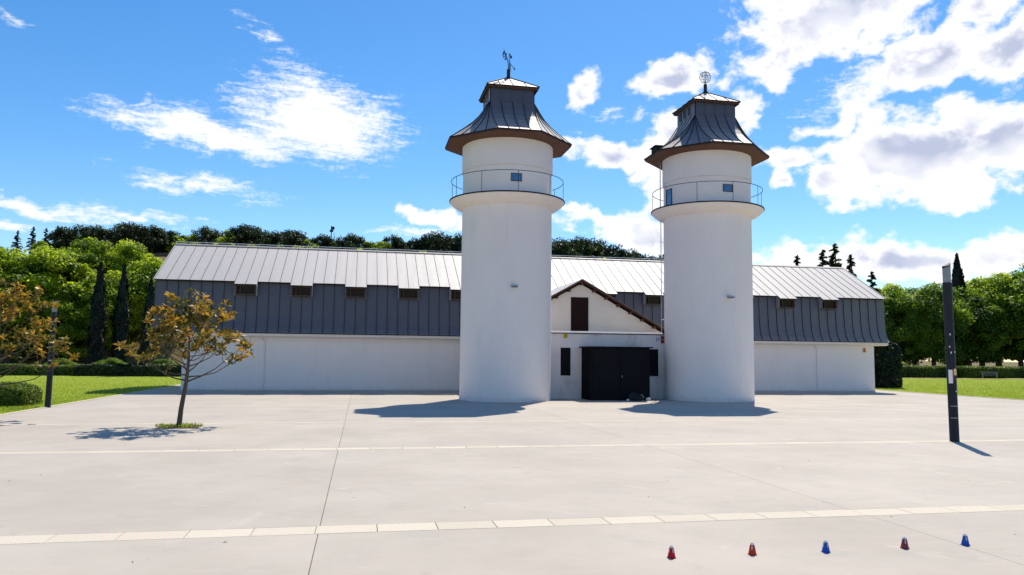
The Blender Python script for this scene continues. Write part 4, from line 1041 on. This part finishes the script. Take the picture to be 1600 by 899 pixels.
# right park trees
right = [(1378, 438, 132, 1, 'green tree rising just right of the hall roof'), (1402, 452, 124, 0, 'green tree right of the hall, above the dark shrub'), (1455, 438, 123, 1, 'broad dark green tree left of the sticker-covered lamp column'),
         (1508, 452, 125, 0, 'green tree directly behind the sticker-covered lamp column'), (1556, 424, 127, 1, 'green tree above the park bench'), (1608, 418, 124, 0, 'rightmost green tree, cut by the picture edge'),
         (1650, 425, 132, 1, 'green tree at the far right, its crown just entering the picture'), (1530, 432, 143, 0, 'green tree in the back row behind the right lamp column'), (1590, 420, 147, 1, 'tall green tree in the back row at the right edge'), (1425, 446, 143, 1, 'green tree in the back row right of the hall')]
for x, y, D_, k, lab in right:
    u, d = at_px(x, D_); g0 = hz(u, d); s = (z_px(x, y, D_)-g0)/12.0
    plant_tree('park_tree', BL[2] if x in (1378, 1530, 1556) else BM_[k], u, d, s*rt.uniform(0.8, 1.1), lab, 'tree', 'green trees right of the hall', rt.uniform(0, 6.28), sz=s)
u, d = at_px(1497, 128); plant_tree('cypress_tree', CY[1], u, d, 1.7, 'dark cypress spire rising over the trees behind the right lamp column', 'cypress', None, 1.0, sz=z_px(1497, 397, 128)/11.0)
for x, y, D_, k, lab in [(1246, 397, 80, 1, 'lone conifer tip showing above the right part of the roof'), (1287, 388, 78, 0, 'left conifer of the close pair above the roof'), (1305, 378, 80, 1, 'tallest conifer above the right part of the roof'),
                         (1330, 396, 79, 0, 'conifer beside the right end of the ridge'), (1362, 422, 82, 1, 'dark conifer just beyond the right gable of the hall')]:
    u, d = at_px(x, D_); s = z_px(x, y, D_)/(13.0, 12.0)[k]
    plant_tree('cedar_tree', CD[k], u, d, s, lab, 'conifer', 'conifers behind the right part of the hall', rt.uniform(0, 6.28))
# skyline of the hill
sky_px = [60, 90, 150, 200, 240, 290, 330, 380, 420, 455, 500, 540, 580, 620, 660, 690, 720, 800, 870, 905, 930, 960, 1000, 1030, 1060]
sky_py = [366, 354, 350, 340, 350, 356, 352, 344, 358, 355, 366, 363, 366, 364, 366, 360, 361, 366, 373, 369, 372, 381, 391, 396, 404]
hillspec = [(92, 'p'), (112, 's'), (128, 'p'), (152, 'p'), (176, 'p'), (203, 'p'), (232, 'p'), (250, 'p'), (278, 's'), (293, 's'), (318, 'p'), (345, 's'), (375, 'p'), (398, 'p'), (428, 'p'), (452, 'p'), (476, 's'), (505, 'p'), (522, 's'), (548, 'p'),
            (578, 's'), (596, 's'), (616, 'p'), (645, 'p'), (668, 'p'), (688, 'p'), (712, 'p'), (760, 'p'), (870, 'p'), (884, 'p'), (904, 'p'), (926, 'p'), (944, 's'), (960, 'p'), (984, 'p'), (1008, 'p'), (1030, 'p'), (1056, 'p')]
ORD = ['first', 'second', 'third', 'fourth', 'fifth', 'sixth', 'seventh', 'eighth', 'ninth', 'tenth', 'eleventh', 'twelfth', 'thirteenth', 'fourteenth', 'fifteenth', 'sixteenth', 'seventeenth', 'eighteenth', 'nineteenth', 'twentieth',
       'twenty-first', 'twenty-second', 'twenty-third', 'twenty-fourth', 'twenty-fifth', 'twenty-sixth', 'twenty-seventh', 'twenty-eighth', 'twenty-ninth', 'thirtieth', 'thirty-first', 'thirty-second', 'thirty-third', 'thirty-fourth', 'thirty-fifth', 'thirty-sixth', 'thirty-seventh', 'thirty-eighth', 'thirty-ninth', 'fortieth']
cnt = {'p': 0, 's': 0, 'r': 0}
for i, (x, k) in enumerate(hillspec):
    for row in (0, 1):
        D_ = (127 if row == 0 else 136)+rt.uniform(-4, 4); xx = x+(0 if row == 0 else 13)+rt.uniform(-3, 3)
        y = np.interp(xx, sky_px, sky_py)+(rt.uniform(0, 7) if row == 0 else rt.uniform(4, 14))+(6 if k == 's' else 0)
        u, d = at_px(xx, D_); g0 = hz(u, d); hgt = max(3.0, z_px(xx, y, D_)-g0)
        if k == 'p' or row == 1:
            j = rt.randrange(3); s = hgt/(8, 8, 9)[j]; q = 'r' if row else 'p'
            lab = (f'dark pine in the rear row on the hill crest, {ORD[cnt[q]]} from the left' if row else f'dark round-headed pine on the hill crest, {ORD[cnt[q]]} from the left')
            cnt[q] += 1
            o = plant_tree('pine_tree', PN[j], u, d, max(0.85, s), lab, 'pine', 'pines along the hill crest', rt.uniform(0, 6.28), sz=s)
        else:
            j = rt.randrange(2); s = hgt/7.0
            lab = f'light green tree among the hill pines, {ORD[cnt["s"]]} from the left'; cnt['s'] += 1
            o = plant_tree('broadleaf_tree', BS[j], u, d, max(0.8, s), lab, 'tree', 'light green trees along the hill crest', rt.uniform(0, 6.28), sz=s)
for x, y, w_ in ((22, 358, 'leftmost'), (46, 352, 'second from the left'), (66, 354, 'third from the left'), (84, 350, 'rightmost')):
    u, d = at_px(x, 132); g0 = hz(u, d); s = (z_px(x, y, 132)-g0)/12.0
    plant_tree('spruce_tree', CD[1], u, d, max(s, 0.4), f'small dark spruce on the left skyline, {w_} of four', 'conifer', 'spruces on the left skyline', rt.uniform(0, 6.28))
# low green scrub on the slope behind the roof
for i, x in enumerate((300, 365, 385, 430, 462, 560, 640, 950)):
    u, d = at_px(x, 112); g0 = hz(u, d); y = np.interp(x, [275, 720, 1040], [376, 390, 402])
    s = max(2.0, z_px(x, y, 112)-g0)/7.0
    plant_tree('slope_shrub', BS[i % 2], u, d, s*1.1, f'yellow-green shrub top just above the roof ridge, {ORD[i]} from the left', 'shrub', 'shrubs on the slope behind the ridge', rt.uniform(0, 6), sz=s)
# mast on the hill
u, d = at_px(515, 140); zt = z_px(515, 352, 140); mo = empty('signal_mast', (u, d, hz(u, d)), 'thin dark mast rising above the pines on the hill', 'mast')
hm = zt-hz(u, d)
MB().tube([(0, 0, -0.3), (0, 0, hm)], [0.12, 0.08], 6).build('pole', 'dark_iron', mo)
MB().box(-0.3, 0.35, -0.12, 0.12, hm-1.1, hm-0.7).box(-0.1, 0.55, -0.1, 0.1, hm-0.65, hm-0.1).build('antenna', 'dark_iron', mo)
MB().tube([(0.5, 0.3, -0.3), (0.5, 0.3, hm-1.2)], 0.05, 5).build('stay_pole', 'dark_iron', mo)
# low wall at the top of the bare slope beside the roof
u0, d0 = at_px(228, 121); u1, d1 = at_px(282, 120)
lw = MB(); lw.add([(u0, d0, hz(u0, d0)-1), (u1, d1, hz(u1, d1)-1), (u1, d1, hz(u1, d1)+1.2), (u0, d0, hz(u0, d0)+1.2), (u0, d0+.4, hz(u0, d0)-1), (u1, d1+.4, hz(u1, d1)-1), (u1, d1+.4, hz(u1, d1)+1.2), (u0, d0+.4, hz(u0, d0)+1.2)],
                   [(0, 1, 2, 3), (4, 7, 6, 5), (3, 2, 6, 7), (0, 3, 7, 4), (1, 5, 6, 2), (0, 4, 5, 1)])
o = lw.build('slope_wall', 'bark'); tag(o, 'low dark wall along the bare brown slope left of the roof', 'wall')

# ------------------------------------------------------------------ hedges and clipped bushes
def hedge(name, u0, u1, d0, d1, h, label, seed, m='leaf_hedge', rnd=0.25, dens=260, size=0.16, group=None, cat='hedge'):
    rng = np.random.default_rng(seed); w, dp = u1-u0, d1-d0
    n = int(dens*(w*dp+2*w*h+2*dp*h)); n = min(n, 26000)
    P = rng.uniform(-1, 1, (n, 3)); k = rng.integers(0, 5, n)
    ar = np.array([w*dp, w*h, w*h, dp*h, dp*h]); k = rng.choice(5, n, p=ar/ar.sum())
    P[k == 0, 2] = 1; P[k == 1, 1] = -1; P[k == 2, 1] = 1; P[k == 3, 0] = -1; P[k == 4, 0] = 1
    nrm = np.zeros((n, 3)); nrm[k == 0, 2] = 1; nrm[k == 1, 1] = -1; nrm[k == 2, 1] = 1; nrm[k == 3, 0] = -1; nrm[k == 4, 0] = 1
    S = np.array([w/2, dp/2, h/2]); Q = P*S
    r = rnd; core = np.clip(Q, -S+r, S-r); core[:, 2] = np.minimum(Q[:, 2], S[2]-r); dv = Q-core; l = np.linalg.norm(dv, axis=1, keepdims=True)
    Q = np.where(l > r, core+dv/np.maximum(l, 1e-6)*r, Q)
    wob = 0.05*np.sin(Q[:, 0]*2.1+seed)+0.05*np.sin(Q[:, 1]*3.3+Q[:, 0])
    Q += nrm*(wob[:, None]+rng.normal(size=(n, 1))*0.04)
    Q[:, 2] += h/2
    o = empty(name, ((u0+u1)/2, (d0+d1)/2, 0.0), label, cat, group)
    tint = 0.45+rng.normal(size=n)*0.2+0.15*np.sin(Q[:, 0]*1.3)
    link('foliage', leaf_mesh('foliage', Q, nrm+rng.normal(size=(n, 3))*0.6+np.array([0, 0, 0.2]), size, tint, m, rng, 0.6), o)
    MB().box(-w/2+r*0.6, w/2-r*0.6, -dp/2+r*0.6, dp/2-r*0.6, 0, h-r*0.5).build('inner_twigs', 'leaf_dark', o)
    return o
hedge('clipped_bush', -16.4, -14.0, 36.3, 38.5, 0.84, 'low clipped bush on the lawn beside the left lamp column', 71, rnd=0.42, dens=900, size=0.10, cat='bush')
hedge('clipped_hedge', -38, -27.2, 81.5, 85.0, 0.95, 'low clipped hedge behind the lawn, left of the dark hedge', 72, dens=200, size=0.2)
hedge('clipped_hedge', -27.0, -15.0, 80.5, 82.5, 1.05, 'dark low hedge at the foot of the cypresses', 73, 'leaf_dark', dens=200, size=0.22)
hedge('clipped_hedge', 70.0, 79.5, 92.0, 98.5, 1.45, 'clipped hedge right of the hall, left of the lamp column', 74, dens=160, size=0.22)
hedge('clipped_hedge', 80.0, 91.5, 90.5, 96.5, 1.45, 'clipped hedge behind the park bench', 75, dens=160, size=0.22)
hedge('clipped_hedge', 58.0, 69.6, 93.0, 99, 1.6, 'hedge half hidden behind the right end of the hall', 76, dens=120, size=0.24)
hedge('clipped_hedge', 92.6, 104.0, 90.5, 95, 1.4, 'clipped hedge at the far right edge beyond the path', 77, dens=120, size=0.24)
hedge('dark_shrub', 42.2, 45.2, 57.5, 61.0, 3.9, 'tall black-green shrub standing by the right end of the hall', 78, 'leaf_cypress', rnd=0.8, dens=110, size=0.26, cat='shrub')
for i, (u, d, s, lab) in enumerate([(-24.5, 83.5, 0.15, 'sprawling dark shrub under the right cypress'), (-19.5, 83.0, 0.15, 'dark green shrub against the left corner of the hall'), (-30, 86.0, 0.14, 'low shrub behind the left hedge'), (72, 100, 0.25, 'light shrub above the right hedge'), (77, 101, 0.22, 'light shrub behind the hedge left of the lamp column')]):
    plant_tree('garden_shrub', BM_[i % 2] if i < 3 else BL[i % 2], u, d, s*2.2, lab, 'shrub', None, i*1.3, sz=s)

# ------------------------------------------------------------------ magnolias in the plaza
def magnolia(u, d, label, seed, h, ax, R_, fork, lean):
    rng = np.random.default_rng(seed); r = random.Random(seed)
    o = empty('magnolia_tree', (u, d, -0.01), label, 'tree', 'magnolia trees at the plaza')
    fx = lean
    mb = MB(); mb.tube([(0, 0, 0), (fx*0.25, 0.01, fork*0.4), (fx*0.75, 0.0, fork*0.8), (fx, 0, fork), (fx+0.04, 0.02, fork+0.7), (fx+0.02, 0, h*0.72), (fx+0.05, 0, h*0.93)], [0.085, 0.075, 0.068, 0.062, 0.042, 0.025, 0.008], 10)
    tips = [(Vector((fx+0.05, 0, h*0.95)), 1.0), (Vector((fx-0.15, 0.1, h*0.88)), 1.0), (Vector((fx+0.25, -0.1, h*0.86)), 1.0)]
    nb = 30
    for k in range(nb):
        a = k*2.399+r.uniform(-0.3, 0.3); t = k/(nb-1)
        z0 = fork+(h*0.74-fork)*t**1.1
        reach = R_*(1.0-0.62*t**1.6)*r.uniform(0.55, 1.08)
        ze = min(h-0.12, z0+reach*(r.uniform(0.28, 0.75) if t < 0.45 else r.uniform(0.45, 0.95))*(1.0-0.15*t)+0.08)
        e = Vector((fx+reach*math.cos(a)+ax*0.3, reach*math.sin(a), ze)); s_ = Vector((fx, 0, z0)); mid = s_.lerp(e, 0.5)+Vector((0, 0, -0.10*reach))
        mb.tube([s_, s_.lerp(mid, 0.5)+Vector((0, 0, -0.03)), mid, mid.lerp(e, 0.55)+Vector((0, 0, 0.02)), e], [0.026*(1.25-t), 0.021*(1.2-t), 0.016, 0.011, 0.006], 6)
        tips.append((e, t))
        for j in range(4):
            f = r.uniform(0.6, 1.0); b0 = s_.lerp(mid, f*2) if f < 0.5 else mid.lerp(e, f*2-1)
            e2 = b0+Vector((r.uniform(-.38, .38), r.uniform(-.38, .38), r.uniform(0.08, 0.42)))
            if e2.z > h: e2.z = h-0.05
            mb.tube([b0, b0.lerp(e2, 0.5)+Vector((0, 0, -0.03)), e2], [0.010, 0.008, 0.004], 5); tips.append((e2, t))
    mb.build('trunk', 'bark', o, True)
    P = []; Nn = []; tint = []; ex = []
    for (e, t) in tips:
        n = r.randint(14, 23); q = sph(n, rng); q[:, 2] = q[:, 2]*0.7+0.25; q /= np.linalg.norm(q, axis=1, keepdims=True)
        c = np.array(e)
        P.append(c+q*rng.uniform(0.06, 0.19, n)[:, None]); ex.append(q*2.5)
        side = np.cross(q, np.array([0, 0, 1.0]))+1e-3; nn = np.cross(side, q); nn *= np.sign(nn[:, 2:3]+1e-6)
        Nn.append(nn+rng.normal(size=(n, 3))*0.55)
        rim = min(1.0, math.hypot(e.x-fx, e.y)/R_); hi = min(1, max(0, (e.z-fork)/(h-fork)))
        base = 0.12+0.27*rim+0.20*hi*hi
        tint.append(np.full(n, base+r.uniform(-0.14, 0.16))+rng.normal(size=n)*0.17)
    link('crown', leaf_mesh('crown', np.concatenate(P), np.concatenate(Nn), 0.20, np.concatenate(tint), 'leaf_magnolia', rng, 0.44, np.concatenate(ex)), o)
    return o
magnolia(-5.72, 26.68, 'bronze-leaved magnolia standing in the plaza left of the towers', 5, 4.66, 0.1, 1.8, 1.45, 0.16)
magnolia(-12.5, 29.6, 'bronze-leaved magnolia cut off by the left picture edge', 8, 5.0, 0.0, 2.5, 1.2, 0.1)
# weeds round the foot of the magnolia
def grass(name, pts, h, label, kind, seed, m='grass_blade'):
    rng = np.random.default_rng(seed); n = len(pts); a = rng.uniform(0, 6.28, n); hh = h*rng.uniform(0.5, 1.3, n)
    nr = np.stack([np.cos(a), np.sin(a), 0.25+0*a], 1)
    P = pts.copy(); P[:, 2] += hh*0.45
    V = leaf_mesh(name, P, nr, h, rng.uniform(0.1, 0.95, n), m, rng, 0.16, np.tile(np.array([0, 0, 2.0]), (n, 1)))
    o = link(name, V); tag(o, label, 'grass' if label else None, None, kind); return o
rg = np.random.default_rng(12)
n = 420; th_ = rg.uniform(0, 6.28, n); rr = rg.uniform(0, 1, n)**0.6
w = np.stack([-5.70+0.72*rr*np.cos(th_), 26.64+0.45*rr*np.sin(th_), np.zeros(n)], 1)
w = w[(np.sin(w[:, 0]*9)+np.sin(w[:, 1]*13+1)) > -0.9]
grass('weeds', w, 0.13, 'tuft of green weeds round the foot of the plaza magnolia', 'stuff', 1)
n = 90000; dd = 1/(1/31+rg.uniform(0, 1, n)*(1/81-1/31)); w = np.stack([-13.2-rg.uniform(0, 1, n)*(4+0.26*dd), dd, np.full(n, 0.01)], 1)
grass('grass', w, 0.09, 'short mown grass of the left lawn beside the plaza', 'stuff', 2)
n = 90000; dd = 1/(1/36+rg.uniform(0, 1, n)*(1/88-1/36)); w = np.stack([40.2+rg.uniform(0, 1, n)*(8+0.4*dd), dd, np.full(n, 0.01)], 1)
grass('grass', w, 0.10, 'short mown grass of the right lawn beside the plaza', 'stuff', 3)

# ------------------------------------------------------------------ dry leaves and twigs on the concrete
lf = MB().add([(-0.035, 0, 0.004), (0, -0.018, 0.012), (0.04, 0, 0.006), (0, 0.018, 0.010)], [(0, 1, 2), (0, 2, 3)]).mesh('dry_leaf', fix=False); lf.materials.append(MATS['dry_leaf'])
rl = random.Random(21)
spots = []
while len(spots) < 18:
    x, y = rl.uniform(10, 1590), rl.uniform(668, 895)
    d = ((x-800)/FOC)*CR-((y-449.5)/FOC)*CU+CF; k = -CAMH/d.z; spots.append((d.x*k, d.y*k))
for u, d in spots:
    o = link('dry_leaf', lf, None, (u, d, 0.001)); o.rotation_euler.z = rl.uniform(0, 6.28); s = rl.uniform(0.35, 0.9); o.scale = (s, s*rl.uniform(0.4, 1), s)
    tag(o, 'tiny dark dry leaf lying on the plaza concrete', 'leaf', 'dry leaves scattered over the plaza')

sc.render.engine = 'CYCLES'
sc.cycles.use_adaptive_sampling = True; sc.cycles.adaptive_threshold = 0.02
sc.cycles.max_bounces = 4; sc.cycles.diffuse_bounces = 3; sc.cycles.glossy_bounces = 2; sc.cycles.transmission_bounces = 2; sc.cycles.transparent_max_bounces = 4
